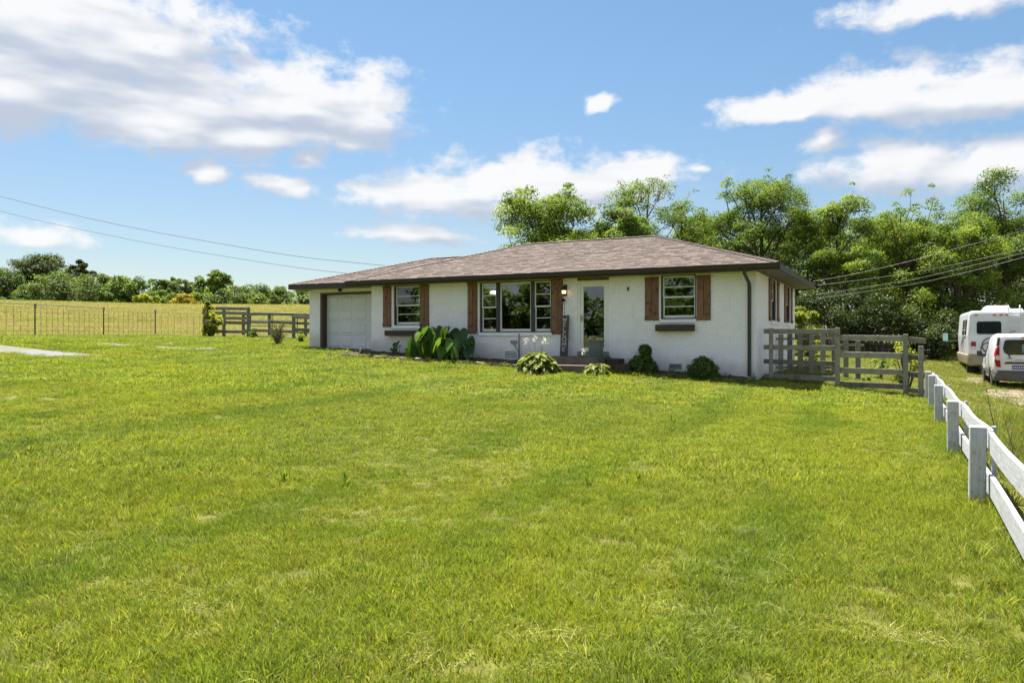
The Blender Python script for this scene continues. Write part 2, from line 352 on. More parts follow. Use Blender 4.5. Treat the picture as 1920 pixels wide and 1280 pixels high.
class MB:
    def __init__(s, off=(0, 0, 0)): s.v = []; s.f = []; s.t = []; s.off = off; s.tt = .5
    def add(s, vs, fs):
        n = len(s.v); ox, oy, oz = s.off
        s.v += [(x+ox, y+oy, z+oz) for x, y, z in vs]; s.f += [tuple(i+n for i in f) for f in fs]; s.t += [s.tt]*len(fs); return s
    def box(s, x0, x1, y0, y1, z0, z1):
        return s.add([(x0, y0, z0), (x1, y0, z0), (x1, y1, z0), (x0, y1, z0), (x0, y0, z1), (x1, y0, z1), (x1, y1, z1), (x0, y1, z1)],
            [(0, 3, 2, 1), (4, 5, 6, 7), (0, 1, 5, 4), (1, 2, 6, 5), (2, 3, 7, 6), (3, 0, 4, 7)])
    def bar(s, a, b, w, h, up=(0, 0, 1)):
        """box of section w x h between two points"""
        a = Vector(a); b = Vector(b); d = (b-a).normalized(); sx = d.cross(Vector(up))
        if sx.length < 1e-4: sx = d.cross(Vector((0, 1, 0)))
        sx.normalize(); sz = sx.cross(d).normalized(); vs = []
        for p in (a, b):
            for i, j in ((-1, -1), (1, -1), (1, 1), (-1, 1)): vs.append(tuple(p+sx*(w/2*i)+sz*(h/2*j)))
        return s.add(vs, [(0, 1, 2, 3), (7, 6, 5, 4), (0, 4, 5, 1), (1, 5, 6, 2), (2, 6, 7, 3), (3, 7, 4, 0)])
    def tube(s, pts, r, n=6, cap=True):
        pts = [Vector(p) for p in pts]; rs = r if isinstance(r, (list, tuple)) else [r]*len(pts); vs = []; fs = []
        ref = Vector((0, 0, 1)) if abs((pts[-1]-pts[0]).normalized().z) < .9 else Vector((1, 0, 0))
        for i, p in enumerate(pts):
            d = (pts[min(i+1, len(pts)-1)]-pts[max(i-1, 0)]).normalized(); a = d.cross(ref).normalized(); b = a.cross(d)
            for k in range(n):
                th = 2*math.pi*k/n; vs.append(tuple(p+(a*math.cos(th)+b*math.sin(th))*rs[i]))
        for i in range(len(pts)-1):
            for k in range(n):
                k2 = (k+1) % n; fs.append((i*n+k, i*n+k2, (i+1)*n+k2, (i+1)*n+k))
        if cap: fs.append(tuple(range(n))[::-1]); fs.append(tuple((len(pts)-1)*n+k for k in range(n)))
        return s.add(vs, fs)
    def lathe(s, prof, c=(0, 0, 0), n=14, axis='Z'):
        vs = []; fs = []
        for r, z in prof:
            for k in range(n):
                th = 2*math.pi*k/n; q = (r*math.cos(th), r*math.sin(th), z)
                if axis == 'X': q = (q[2], q[0], q[1])
                if axis == 'Y': q = (q[0], q[2], q[1])
                vs.append((q[0]+c[0], q[1]+c[1], q[2]+c[2]))
        for i in range(len(prof)-1):
            for k in range(n):
                k2 = (k+1) % n; fs.append((i*n+k, i*n+k2, (i+1)*n+k2, (i+1)*n+k))
        fs.append(tuple(range(n))[::-1]); fs.append(tuple((len(prof)-1)*n+k for k in range(n)))
        return s.add(vs, fs)
    def loft(s, secs, cap=True):
        """sections of equal vertex count"""
        n = len(secs[0]); vs = [p for q in secs for p in q]; fs = []
        for i in range(len(secs)-1):
            for k in range(n):
                k2 = (k+1) % n; fs.append((i*n+k, i*n+k2, (i+1)*n+k2, (i+1)*n+k))
        if cap: fs.append(tuple(range(n))[::-1]); fs.append(tuple((len(secs)-1)*n+k for k in range(n)))
        return s.add(vs, fs)
    def prism(s, poly, axis, a, b):
        """extrude a 2-D polygon along axis between a and b"""
        def P(u, v, w): return {'X': (w, u, v), 'Y': (u, w, v), 'Z': (u, v, w)}[axis]
        return s.loft([[P(u, v, a) for u, v in poly], [P(u, v, b) for u, v in poly]])
    def mesh(s, name, tint=False, smooth=False):
        me = bpy.data.meshes.new(name); me.from_pydata(s.v, [], s.f); me.update()
        if tint:
            a = me.attributes.new('tint', 'FLOAT', 'FACE'); a.data.foreach_set('value', np.array(s.t, np.float32))
        bm = bmesh.new(); bm.from_mesh(me); bmesh.ops.recalc_face_normals(bm, faces=bm.faces); bm.to_mesh(me); bm.free()
        if smooth: me.polygons.foreach_set('use_smooth', [True]*len(me.polygons))
        return me
    def build(s, name, mat, parent=None, bevel=0., tint=False, smooth=False, seg=1):
        me = s.mesh(name, tint, smooth)
        if bevel:
            bm = bmesh.new(); bm.from_mesh(me); bmesh.ops.remove_doubles(bm, verts=bm.verts, dist=1e-5)
            ed = [e for e in bm.edges if len(e.link_faces) == 2 and e.calc_face_angle(0) > .5]
            try: bmesh.ops.bevel(bm, geom=ed, offset=bevel, segments=seg, affect='EDGES', clamp_overlap=True)
            except Exception: pass
            bm.to_mesh(me); bm.free()
        return link_mesh(name, me, mat, parent)

# house frame: s along the front wall (0 = right front corner, negative to the left), t to the back
A0 = R(-27.4); UX, UY = math.cos(A0), math.sin(A0); NX, NY = -UY, UX; CX, CY = 6.573, 20.05
def W2(s, t): return CX+s*UX+t*NX, CY+s*UY+t*NY
def ST(x, y): return (x-CX)*UX+(y-CY)*UY, (x-CX)*NX+(y-CY)*NY
def at(px, py, Y): return Vector(((px-960)/FPX*Y, Y, EYE+(HORIZON-py)/FPX*Y))
def sstep(x, a, b):
    u = np.clip((np.asarray(x, float)-a)/(b-a), 0, 1); return u*u*(3-2*u)
BS = np.array([-90, -60, -40, -27, -20, -16, -13, -7.4, -5, 0, 4, 7, 12, 40.])
BZ = np.array([1.9, 1.7, 1.58, 1.56, 1.32, 1.15, 1.06, .80,   .70, .42, -.035, -.19, -.26, -.3])
def G(x, y):
    x = np.asarray(x, float); y = np.asarray(y, float); s, t = ST(x, y)
    b = 0
    for o in (-1.2, -.6, 0, .6, 1.2): b = b+np.interp(s+o, BS, BZ)/5
    k = sstep(s, -24, -18)*(1-sstep(s, -2, 4.5))
    tn = np.maximum(-t, 0); d = .09*np.minimum(tn, 2)+.02*np.maximum(tn-2, 0)
    d = np.minimum(d, .62)
    z = b-k*d
    left = 1-sstep(x, -8, 8)
    z = z+left*(4.2*sstep(y, 40, 115)+.55*sstep(-x, 45, 75)*sstep(y, 60, 100))
    z = z+(1-left)*1.35*sstep(y, 32, 52)
    z = z-sstep(y, 120, 260)*3.5
    z = z*(1-sstep(y, 300, 600))
    z = z+.02*np.sin(x*1.3+y*.7)*np.sin(y*.9-x*.4)*(1-sstep(t, -3, -1.5)*(1-sstep(s, .5, 2)))
    return z
def Gf(x, y): return float(G(x, y))
# ------------------------------------------------------------ setting: ground, drive, track, bed
def graded(segs):
    out = []
    for a, b, n in segs: out += list(np.linspace(a, b, n, endpoint=False))
    return np.array(out+[segs[-1][1]])
gx = graded([(-1500, -150, 14), (-150, -40, 30), (-40, 26, 150), (26, 80, 26), (80, 1500, 16)])
gy = graded([(-400, -40, 14), (-40, 0, 30), (0, 45, 120), (45, 130, 60), (130, 400, 24), (400, 2600, 12)])
XX, YY = np.meshgrid(gx, gy); ZZ = G(XX, YY)
V = np.stack([XX.ravel(), YY.ravel(), ZZ.ravel()], 1); nx_, ny_ = len(gx), len(gy)
ii = (np.arange(ny_-1)[:, None]*nx_+np.arange(nx_-1)[None]).ravel()
me = np_mesh('ground', V, np.stack([ii, ii+1, ii+1+nx_, ii+nx_], 1), smooth=True)
S_, T_ = ST(V[:, 0], V[:, 1])
za = me.attributes.new('zone', 'FLOAT', 'POINT')
za.data.foreach_set('value', (sstep(V[:, 1], 34, 48)*(1-sstep(V[:, 0], -6, 4))*.5+.5*sstep(V[:, 1], 42, 60)*(1-sstep(V[:, 0], -6, 4))).astype(np.float32))
tag(link_mesh('ground', me, M['ground']), kind='structure')

def blob_sheet(name, cx, cy, ax_, ay_, rz, mat, off, seed, n=90, rings=10, wob=.25):
    """irregular patch that follows the ground"""
    rnd = np.random.default_rng(seed); ph = rnd.uniform(0, 6.28, 8); vs = [(0, 0)]; fs = []
    for r in range(1, rings+1):
        for k in range(n):
            th = 2*math.pi*k/n
            wv = 1+wob*sum(math.sin((j+2)*th+ph[j])/(j+1.5) for j in range(8))
            vs.append((ax_*r/rings*math.cos(th)*wv, ay_*r/rings*math.sin(th)*wv))
    for k in range(n): fs.append((0, 1+k, 1+(k+1) % n))
    for r in range(rings-1):
        for k in range(n):
            k2 = (k+1) % n; a = 1+r*n; fs.append((a+k, a+n+k, a+n+k2, a+k2))
    c, s_ = math.cos(rz), math.sin(rz); vv = []
    for i, (x, y) in enumerate(vs):
        X = cx+x*c-y*s_; Y = cy+x*s_+y*c; e = 0 if i < 1+(rings-1)*n else -.03
        vv.append((X, Y, Gf(X, Y)+off+e))
    me = bpy.data.meshes.new(name); me.from_pydata(vv, [], fs); me.polygons.foreach_set('use_smooth', [True]*len(fs)); me.update()
    return tag(link_mesh(name, me, mat), kind='structure')
blob_sheet('gravel_drive', -17.6, 22.6, 5.2, .95, R(-4), M['gravel'], .035, 3)
blob_sheet('gravel_patch', -12.9, 26.6, 2.9, .42, R(6), M['gravel'], .03, 5, wob=.35)
tx, ty = W2(7.6, 3.2); blob_sheet('dirt_track', tx, ty, 1.5, 6.5, A0, M['dirt'], .03, 8, wob=.3)
tx, ty = W2(6.3, 13.5); blob_sheet('worn_dirt_patch', tx, ty, .8, 1.6, A0, M['dirt'], .03, 9, wob=.35)
# pale track across the far field
vs = []; fs = []
for i in range(41):
    u = i/40; px = 120+u*300; Yc = 66-4*u
    x = (px-960)/FPX*Yc
    for y in (Yc-.55, Yc+.75): vs.append((x, y, Gf(x, y)+.05))
    if i: a = 2*i-2; fs.append((a, a+2, a+3, a+1))
me = bpy.data.meshes.new('field_track'); me.from_pydata(vs, [], fs); me.update(); tag(link_mesh('field_track', me, M['gravel']), kind='structure')
# flower bed in front of the wall (uneven mulch)
def bed_edge(s): return -1.55-.25*math.sin((s+3)*.35)
def bed(name, s0, s1, depth, seed):
    n = int((s1-s0)/.12); k = 14; vs = []; fs = []; rnd = random.Random(seed)
    for i in range(n+1):
        s = s0+(s1-s0)*i/n
        for j in range(k+1):
            t = -.0+(depth(s))*j/k; x, y = W2(s, t)
            vs.append((x, y, Gf(x, y)+.02+(rnd.uniform(0, .05) if 0 < j < k else 0)))
    for i in range(n):
        for j in range(k): a = i*(k+1)+j; fs.append((a, a+1, a+k+2, a+k+1))
    me = bpy.data.meshes.new(name); me.from_pydata(vs, [], fs); me.update(); return tag(link_mesh(name, me, M['mulch']), kind='structure')
bed('flower_bed', -13.4, -5.75, bed_edge, 1)
bed('narrow_bed', -4.1, -.2, lambda s: -.75, 2)
def in_bed(s, t): return ((s > -13.5) & (s < -5.7) & (t > -1.62-.25*np.sin((s+3)*.35)) & (t < .3)) | ((s > -5.95) & (s < .1) & (t > -.8) & (t < .3)) | ((s > -6.0) & (s < -4.0) & (t > -1.75) & (t < .3))
# edging stones
ed = thing('bed_edging', 'low row of worn brown edging stones between the lawn and the flower bed', 'edging', (*W2(-9.5, -1.6), Gf(*W2(-9.5, -1.6))), A0)
ed_base = ed.location.z
stone_meshes = []
for q in range(4):
    b = MB(); rnd = random.Random(q); pts = [(sx*.14*rnd.uniform(.8, 1.1), sy*.07*rnd.uniform(.8, 1.1), sz) for sz in (-.06, .05) for sx, sy in ((-1, -1), (1, -1), (1, 1), (-1, 1))]
    b.tt = .2+.2*q
    b.add(pts, [(0, 3, 2, 1), (4, 5, 6, 7), (0, 1, 5, 4), (1, 2, 6, 5), (2, 3, 7, 6), (3, 0, 4, 7)])
    me = b.mesh('edging_stone', tint=True); me.materials.append(M['stone']); stone_meshes.append(me)
s = -13.3
while s < -6.1:
    if random.random() < .86:
        o = bpy.data.objects.new('edging_stone', random.choice(stone_meshes)); COL.objects.link(o); o.parent = ed
        t = bed_edge(s)-.03+random.uniform(-.04, .04); x, y = W2(s, t)
        o.location = (s+9.5, t+1.6, Gf(x, y)-ed_base+.045); o.rotation_euler = (random.uniform(-.15, .15), random.uniform(-.12, .12), random.uniform(-.25, .25))
    s += random.uniform(.27, .36)

# ------------------------------------------------------------ house
HZ = .4
house = thing('house', 'single storey white painted brick house with brown shingle hip roof and cedar shutters', 'house', (CX, CY, HZ), A0)
def HB(): return MB((0, 0, -HZ))
def part(name, b, mat, parent=None, **kw): return b.build(name, mat, parent or house, **kw)
DEPTH = 8.4; SOF = 3.34
openF = [(-11.97, -10.88, 1.95, 3.31), (-8.58, -6.03, 1.70, 3.31), (-5.18, -4.18, 1.0, 3.335), (-2.62, -1.62, 2.06, 3.31)]
openS = [(2.62, 3.68, 2.05, 3.31), (6.0, 7.06, 2.05, 3.31)]
openG = [(-15.66, -12.99, 1.10, 3.19)]
def cut_rects(a0, a1, z0, z1, opens):
    """rectangles covering the wall around its openings"""
    xs = sorted({a0, a1, *[o[0] for o in opens], *[o[1] for o in opens]}); out = []
    for xa, xb in zip(xs, xs[1:]):
        zz = z0
        for o in sorted([o for o in opens if o[0] <= xa+1e-6 and o[1] >= xb-1e-6], key=lambda o: o[2]):
            if o[2] > zz: out.append((xa, xb, zz, o[2]))
            zz = o[3]
        if zz < z1: out.append((xa, xb, zz, z1))
    return out
wb = HB()
for a, b, z0, z1 in cut_rects(-12.93, -.012, -.2, SOF, openF): wb.box(a, b, .0045, .2, z0, z1)
for a, b, z0, z1 in cut_rects(.2, DEPTH, -.2, SOF, openS): wb.box(-.2, -.0045, a, b, z0, z1)
for a, b, z0, z1 in cut_rects(-16.17, -12.93, .2, SOF, openG): wb.box(a, b, .456, .66, z0, z1)
wb.box(-12.93, -12.73, .2, 8.2, -.2, SOF); wb.box(-16.18, -15.98, .66, 7.2, .2, SOF)
wb.box(-12.73, -.2, DEPTH-.2, DEPTH, -.2, SOF); wb.box(-15.98, -12.93, 7.0, 7.2, .2, SOF)
part('wall', wb, M['mortar'])
# bricks: the nearest ones as pieces, the rest joined
BH, BL, J = .0667, .2, .011
bricks = []
def lay(a0, a1, z0, z1, opens, plane):
    row = 0; z = z0
    while z < z1-.02:
        zt = min(z+BH, z1); x = a0-(.105 if row % 2 else 0)
        while x < a1:
            segs = [(max(x, a0), min(x+BL, a1))]
            for o in opens:
                if zt > o[2]+.004 and z < o[3]-.004:
                    ns = []
                    for p, q in segs:
                        if q <= o[0] or p >= o[1]: ns.append((p, q))
                        else:
                            if p < o[0]: ns.append((p, o[0]))
                            if q > o[1]: ns.append((o[1], q))
                    segs = ns
            for p, q in segs:
                if q-p > .025: bricks.append((plane, p, q, z, zt))
            x += BL+J
        z += BH+J; row += 1
lay(-12.93, 0, .1, SOF, openF, 'F'); lay(0.012, DEPTH, -.15, SOF, openS, 'S'); lay(-16.18, -12.95, .75, SOF, openG, 'G')
def brick_box(b, r):
    pl, p, q, z, zt = r; j = random.uniform(0, .0035)
    if pl == 'F': b.box(p, q, -j, .03, z, zt)
    elif pl == 'G': b.box(p, q, .45-j, .48, z, zt)
    else: b.box(-.03, j, p, q, z, zt)
def full(r): return r[0] == 'F' and abs(r[2]-r[1]-BL) < .002 and r[4]-r[3] > BH-.002 and r[3] > .48
near = sorted([r for r in bricks if full(r)], key=lambda r: -r[1])[:300]; nearset = set(near)
meshes = []
for q in range(6):
    b = MB(); j = .0006*q; b.tt = random.random(); b.box(0, BL, -j, .03, 0, BH); me = b.mesh('brick', tint=True); me.materials.append(M['brick']); meshes.append(me)
for r in near:
    o = bpy.data.objects.new('brick', random.choice(meshes)); COL.objects.link(o); o.parent = house; o.location = (r[1], 0, r[3]-HZ)
bb = HB()
for r in bricks:
    if r not in nearset: bb.tt = random.random(); brick_box(bb, r)
tag(part('brick', bb, M['brick'], tint=True), kind='stuff')
# roof
EZ = 3.475; PM = 1.515/4.6; PG = 1.15/3.8
def slope(b, s0, s1, t0, rise, run, hipL=True, hipR=True):
    n = int(run/.142); ex = run/n; rnd = random.Random(3)
    for i in range(n):
        v0 = i*ex; v1 = min((i+1)*ex+.02, run)
        def bd(v): return s0+(v if hipL else 0), s1-(v if hipR else 0)
        l0, r0 = bd(v0); l1, r1 = bd(v1); x = l0-rnd.uniform(0, .3); base = rnd.uniform(.44, .56)
        while x < r0:
            wd = rnd.uniform(.13, .34); xa, xb = max(x, l0), min(x+wd-.006, r0)
            if xb > xa:
                ya, yb = min(max(xa, l1), r1), max(min(xb, r1), l1)
                if yb < ya: ya = yb = (ya+yb)/2
                th = rnd.choice([.010, .016, .020]); z0 = EZ+v0*rise; z1 = EZ+v1*rise
                b.tt = min(1, max(0, base+rnd.gauss(0, .2)))
                b.add([(xa, t0+v0, z0+.004), (xb, t0+v0, z0+.004), (xb, t0+v0, z0+th+.004), (xa, t0+v0, z0+th+.004), (yb, t0+v1, z1+.006), (ya, t0+v1, z1+.006)],
                    [(0, 1, 2, 3), (3, 2, 4, 5)])
            x += wd
rf = HB()   # roof deck: main hip and lower garage hip
def hip(b, s0, s1, t0, t1, rise, run, rl, rr):
    tr = (t0+t1)/2; zr = EZ+run*rise
    b.add([(s0, t0, EZ), (s1, t0, EZ), (s1, t1, EZ), (s0, t1, EZ), (rl, tr, zr), (rr, tr, zr)], [(0, 1, 5, 4), (1, 2, 5), (2, 3, 4, 5), (3, 0, 4), (0, 3, 2, 1)])
hip(rf, -13.52, .68, -.6, 8.6, PM, 4.6, -8.92, -3.92)
hip(rf, -16.66, -6.5, -.15, 7.45, PG, 3.8, -12.86, -10.2)
roof = part('roof', rf, M['shingle'], tint=True)
sh = HB(); slope(sh, -13.52, .68, -.6, PM, 4.6); slope(sh, -16.66, -12.0, -.15, PG, 3.8, True, False)
o = sh.build('shingle', M['shingle'], roof, tint=True); tag(o, kind='stuff')
cap = HB()
def caps(a, b):
    a = Vector(a); b = Vector(b); L = (b-a).length; n = int(L/.16); d = (b-a)/n; sx = Vector((d.y, -d.x, 0)).normalized(); rnd = random.Random(5)
    for i in range(n):
        p = a+d*i; q = a+d*(i+1.25); cap.tt = rnd.uniform(.1, .8); lift = Vector((0, 0, .028)); lo = Vector((0, 0, .012))
        cap.add([tuple(p-sx*.14-Vector((0, 0, .02))+lift), tuple(p+lift*1.6), tuple(p+sx*.14-Vector((0, 0, .02))+lift), tuple(q-sx*.14-Vector((0, 0, .02))+lo), tuple(q+lo*1.5), tuple(q+sx*.14-Vector((0, 0, .02))+lo)], [(0, 1, 4, 3), (1, 2, 5, 4)])
ZR = EZ+4.6*PM; ZG = EZ+3.8*PG
caps((.68, -.6, EZ), (-3.92, 4, ZR)); caps((-13.52, -.6, EZ), (-8.92, 4, ZR)); caps((-8.92, 4, ZR), (-3.92, 4, ZR)); caps((-16.66, -.15, EZ), (-12.86, 3.65, ZG)); caps((-12.86, 3.65, ZG), (-10.2, 3.65, ZG)); caps((.68, 8.6, EZ), (-3.92, 4, ZR))
o = cap.build('ridge_cap', M['shingle'], roof, tint=True); tag(o, kind='stuff')
so_ = HB(); so_.box(-13.48, .64, -.56, -.003, SOF-.02, SOF); so_.box(.003, .64, -.002, 8.56, SOF-.02, SOF); so_.box(-16.62, -13.49, -.11, .445, SOF-.02, SOF); so_.box(-16.62, -16.19, .446, 7.4, SOF-.02, SOF); so_.box(-13.48, -12.94, -.002, .44, SOF-.024, SOF-.004)
so_.box(-13.48, .64, 8.403, 8.56, SOF-.02, SOF)
part('soffit', so_, M['soffit'])
ft = HB(); ft.box(.64, .68, -.6, 8.6, SOF-.03, EZ-.004); ft.box(-13.52, .64, 8.56, 8.6, SOF-.03, EZ-.004); ft.box(-13.52, .639, -.56, -.53, SOF-.03, EZ-.008); ft.box(-13.52, -13.48, -.53, .4, SOF-.03, EZ-.01); ft.box(-16.66, -13.53, -.15, -.11, SOF-.03, EZ-.006); ft.box(-16.66, -16.62, -.11, 7.41, SOF-.03, EZ-.006)
part('fascia', ft, M['brown_metal'])
# K-style gutter
gp_ = [(-.562, 3.335), (-.63, 3.335), (-.66, 3.38), (-.665, 3.44), (-.69, 3.455), (-.69, 3.47), (-.675, 3.47), (-.672, 3.462), (-.562, 3.455)]
gt = HB(); gt.prism(gp_, 'X', -13.56, .70); part('gutter', gt, M['brown_metal'])
ge = HB(); ge.box(-13.5, .69, -.61, -.585, 3.478, 3.486); part('drip_edge', ge, pm('drip_edge_metal', (.36, .32, .26), None, rough=.4, metal=.3))
# downspout
ds = HB(); ds.tube([(-.20, -.62, 3.36), (-.20, -.60, 3.22), (-.17, -.10, 3.0), (-.17, -.055, 2.88), (-.17, -.055, .50)], .048, 4); ds.v = [(x, y, z) for x, y, z in ds.v]
part('downspout', ds, M['brown_metal'])
# shutters: two boards and two battens
def shutter(c0, c1, z0, z1, plane='F', o0=0.):
    b = HB(); b.box(c0, c1, -.012, -.004, z0+.02, z1-.02) if plane == 'F' else b.box(.004, .012, c0, c1, z0+.02, z1-.02)
    sh_ = part('shutter', b, M['cedar']); mid = (c0+c1)/2
    for a, e in ((c0, mid-.006), (mid+.006, c1)):
        q = HB(); q.box(a, e, -.034, -.0125, z0, z1) if plane == 'F' else q.box(.0125, .034, a, e, z0, z1); q.build('board', M['cedar'], sh_, bevel=.003)
    for za, zb in ((z0+.015, z0+.115), (z1-.115, z1-.015)):
        q = HB(); q.box(c0-.004, c1+.004, -.054, -.0345, za, zb) if plane == 'F' else q.box(.0345, .054, c0-.004, c1+.004, za, zb); q.build('batten', M['cedar'], sh_, bevel=.003)
for a, b, z0, z1 in ((-12.41, -12.07, 1.9, 3.31), (-10.87, -10.52, 1.89, 3.315), (-9.01, -8.655, 1.67, 3.32), (-6.02, -5.66, 1.64, 3.31), (-3.08, -2.68, 2.03, 3.27), (-1.60, -1.21, 2.02, 3.27)): shutter(a, b, z0, z1)
for a, b in ((2.12, 2.5), (3.8, 4.18), (5.48, 5.86), (7.18, 7.56)): shutter(a, b, 2.04, 3.3, 'S')
# windows
def window(c0, c1, z0, z1, lights, plane='F', curtains=False):
    """lights: list of (a, b, 'hung' or 'fixed')"""
    D = .10
    def bx(b, a, e, d0, d1, za, zb):
        b.box(a, e, d0, d1, za, zb) if plane == 'F' else b.box(-d1, -d0, a, e, za, zb)
    f = HB(); edges = [c0+.002]
    for a, b_, k in lights: edges += [a, b_]
    edges.append(c1-.002)
    for i in range(0, len(edges), 2): bx(f, edges[i], edges[i+1], .03, .19, z0+.002, z1-.002)
    for a, b_, k in lights: bx(f, a, b_, .03, .19, z1-.03, z1-.002); bx(f, a, b_, .03, .19, z0+.002, z0+.035)
    win = part('window', f, M['dark_frame'])
    s_ = HB(); bx(s_, c0-.02, c1+.02, -.045, .029, z0-.11, z0-.004); s_.build('sill', M['brick'], win, bevel=.006)
    for a, b_, k in lights:
        za, zb = z0+.035, z1-.03; a += .001; b_ -= .001
        if k == 'fixed':
            q = HB(); fw = .05
            bx(q, a, a+fw, D, D+.05, za, zb); bx(q, b_-fw, b_, D, D+.05, za, zb); bx(q, a+fw, b_-fw, D, D+.05, za, za+.075); bx(q, a+fw, b_-fw, D, D+.05, zb-.05, zb)
            q.build('sash', M['white_paint'], win)
            q = HB(); bx(q, a+fw-.003, b_-fw+.003, D+.022, D+.028, za+.072, zb-.047); q.build('pane', M['glass'], win)
        else:
            zm = (za+zb)/2
            for lo, hi, dd in ((zm-.018, zb, 0.), (za, zm+.018, .035)):
                q = HB(); fw = .042; d = D-.02+dd; bot = .075 if dd else .038
                bx(q, a, a+fw, d, d+.032, lo, hi); bx(q, b_-fw, b_, d, d+.032, lo, hi); bx(q, a+fw, b_-fw, d, d+.032, lo, lo+bot); bx(q, a+fw, b_-fw, d, d+.032, hi-.038, hi)
                zc = (lo+bot+hi-.038)/2; bx(q, a+fw, b_-fw, d+.004, d+.028, zc-.011, zc+.011)
                q.build('sash', M['white_paint'], win)
                for p0, p1 in ((lo+bot-.003, zc-.008), (zc+.008, hi-.035)):
                    q = HB(); bx(q, a+fw-.003, b_-fw+.003, d+.013, d+.018, p0, p1); q.build('pane', M['glass'], win)
    if curtains:
        for a, e in ((c0+.06, c0+.42), (c1-.30, c1-.05)):
            q = HB(); n = 26; vs = []
            for zz in (z0+.03, z1-.05):
                for i in range(n+1): u = i/n; vs.append((a+(e-a)*u*(1 if zz > 2.5 else .82), .26+.025*math.sin(u*26), zz))
            q.add(vs, [(i, i+1, n+2+i, n+1+i) for i in range(n)]); q.build('curtain', M['curtain'], win)
    return win
window(-11.97, -10.88, 1.95, 3.31, [(-11.93, -10.92, 'hung')], curtains=True)
window(-8.58, -6.03, 1.70, 3.31, [(-8.54, -7.99, 'hung'), (-7.88, -6.76, 'fixed'), (-6.65, -6.08, 'hung')])
window(-2.62, -1.62, 2.06, 3.31, [(-2.585, -1.655, 'hung')])
for a, b in ((2.62, 3.68), (6.0, 7.06)): window(a, b, 2.05, 3.31, [(a+.04, b-.04, 'hung')], 'S')
# rooms behind the glass
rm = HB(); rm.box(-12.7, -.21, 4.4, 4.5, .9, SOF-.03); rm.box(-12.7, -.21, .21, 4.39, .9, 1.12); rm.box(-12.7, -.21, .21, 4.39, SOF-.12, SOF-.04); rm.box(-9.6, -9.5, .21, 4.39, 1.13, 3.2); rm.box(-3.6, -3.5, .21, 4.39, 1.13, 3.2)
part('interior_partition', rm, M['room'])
cl_ = HB(); cl_.lathe([(.02, 0), (.16, .02), (.18, .09), (.12, .12)], (-8.75, 1.35, 3.0)); part('ceiling_lamp', cl_, M['bulb'], smooth=True)
sf = HB(); sf.box(-8.2, -6.2, 2.6, 3.5, 1.13, 1.55); sf.box(-8.2, -6.2, 3.3, 3.55, 1.56, 2.05); sf.box(-8.35, -8.21, 2.6, 3.5, 1.13, 1.8); sf.box(-6.19, -6.05, 2.6, 3.5, 1.13, 1.8); part('interior_sofa', sf, M['seat'], bevel=.04)
# window boxes
for a, b, z0, z1 in ((-12.22, -10.93, 1.60, 1.78), (-2.73, -1.65, 1.72, 1.905)):
    q = HB(); q.box(a, b, -.20, -.165, z0, z1); q.box(a, b, -.04, -.006, z0, z1); q.box(a, a+.035, -.164, -.041, z0, z1); q.box(b-.035, b, -.164, -.041, z0, z1); q.box(a+.036, b-.036, -.164, -.041, z0, z0+.03)
    q.box(a+.036, b-.036, -.164, -.041, z0+.031, z1-.05)
    part('window_box', q, M['timber'], bevel=.006)
# front door
f = HB(); f.box(-5.178, -5.10, .01, .12, 1.12, 3.24); f.box(-4.26, -4.182, .01, .12, 1.12, 3.24); f.box(-5.099, -4.261, .01, .12, 3.16, 3.24)
dr = part('front_door', f, M['white_paint'])
q = HB(); q.box(-5.098, -5.00, .03, .07, 1.125, 3.158); q.box(-4.35, -4.262, .03, .07, 1.125, 3.158); q.box(-4.999, -4.351, .03, .07, 3.06, 3.158); q.box(-4.999, -4.351, .03, .07, 1.125, 1.24); q.build('storm_door', M['white_paint'], dr, bevel=.004)
q = HB(); q.box(-5.002, -4.348, .045, .052, 1.238, 3.062); q.build('door_glass', M['glass'], dr)
q = HB(); q.box(-5.065, -5.04, -.012, .029, 2.02, 2.22); q.tube([(-5.052, -.03, 2.13), (-4.99, -.035, 2.13)], .012, 6); q.build('handle', M['brass'], dr)
q = HB(); q.box(-5.178, -4.182, -.03, .13, 1.0, 1.118); part('threshold', q, M['threshold'])
q = HB(); q.box(-5.178, -4.182, -.012, .12, 3.242, 3.332); part('door_header', q, M['cedar'])
# dark recess behind storm door with an open inner door
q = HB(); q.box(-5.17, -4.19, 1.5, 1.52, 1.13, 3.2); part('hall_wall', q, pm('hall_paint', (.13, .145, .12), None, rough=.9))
# porch steps
q = HB(); q.box(-5.72, -4.12, -1.15, -.006, .35, .985); part('porch_slab', q, M['concrete'], bevel=.012)
q = HB(); q.box(-5.9, -4.35, -1.55, -1.152, .3, .765); part('porch_step', q, M['red_step'], bevel=.012)
q = HB(); q.box(-4.10, -3.70, -.55, -.01, .5, .93); q.box(-4.08, -3.25, -.75, -.56, .45, .78); part('timber_block', q, M['timber'], bevel=.015)
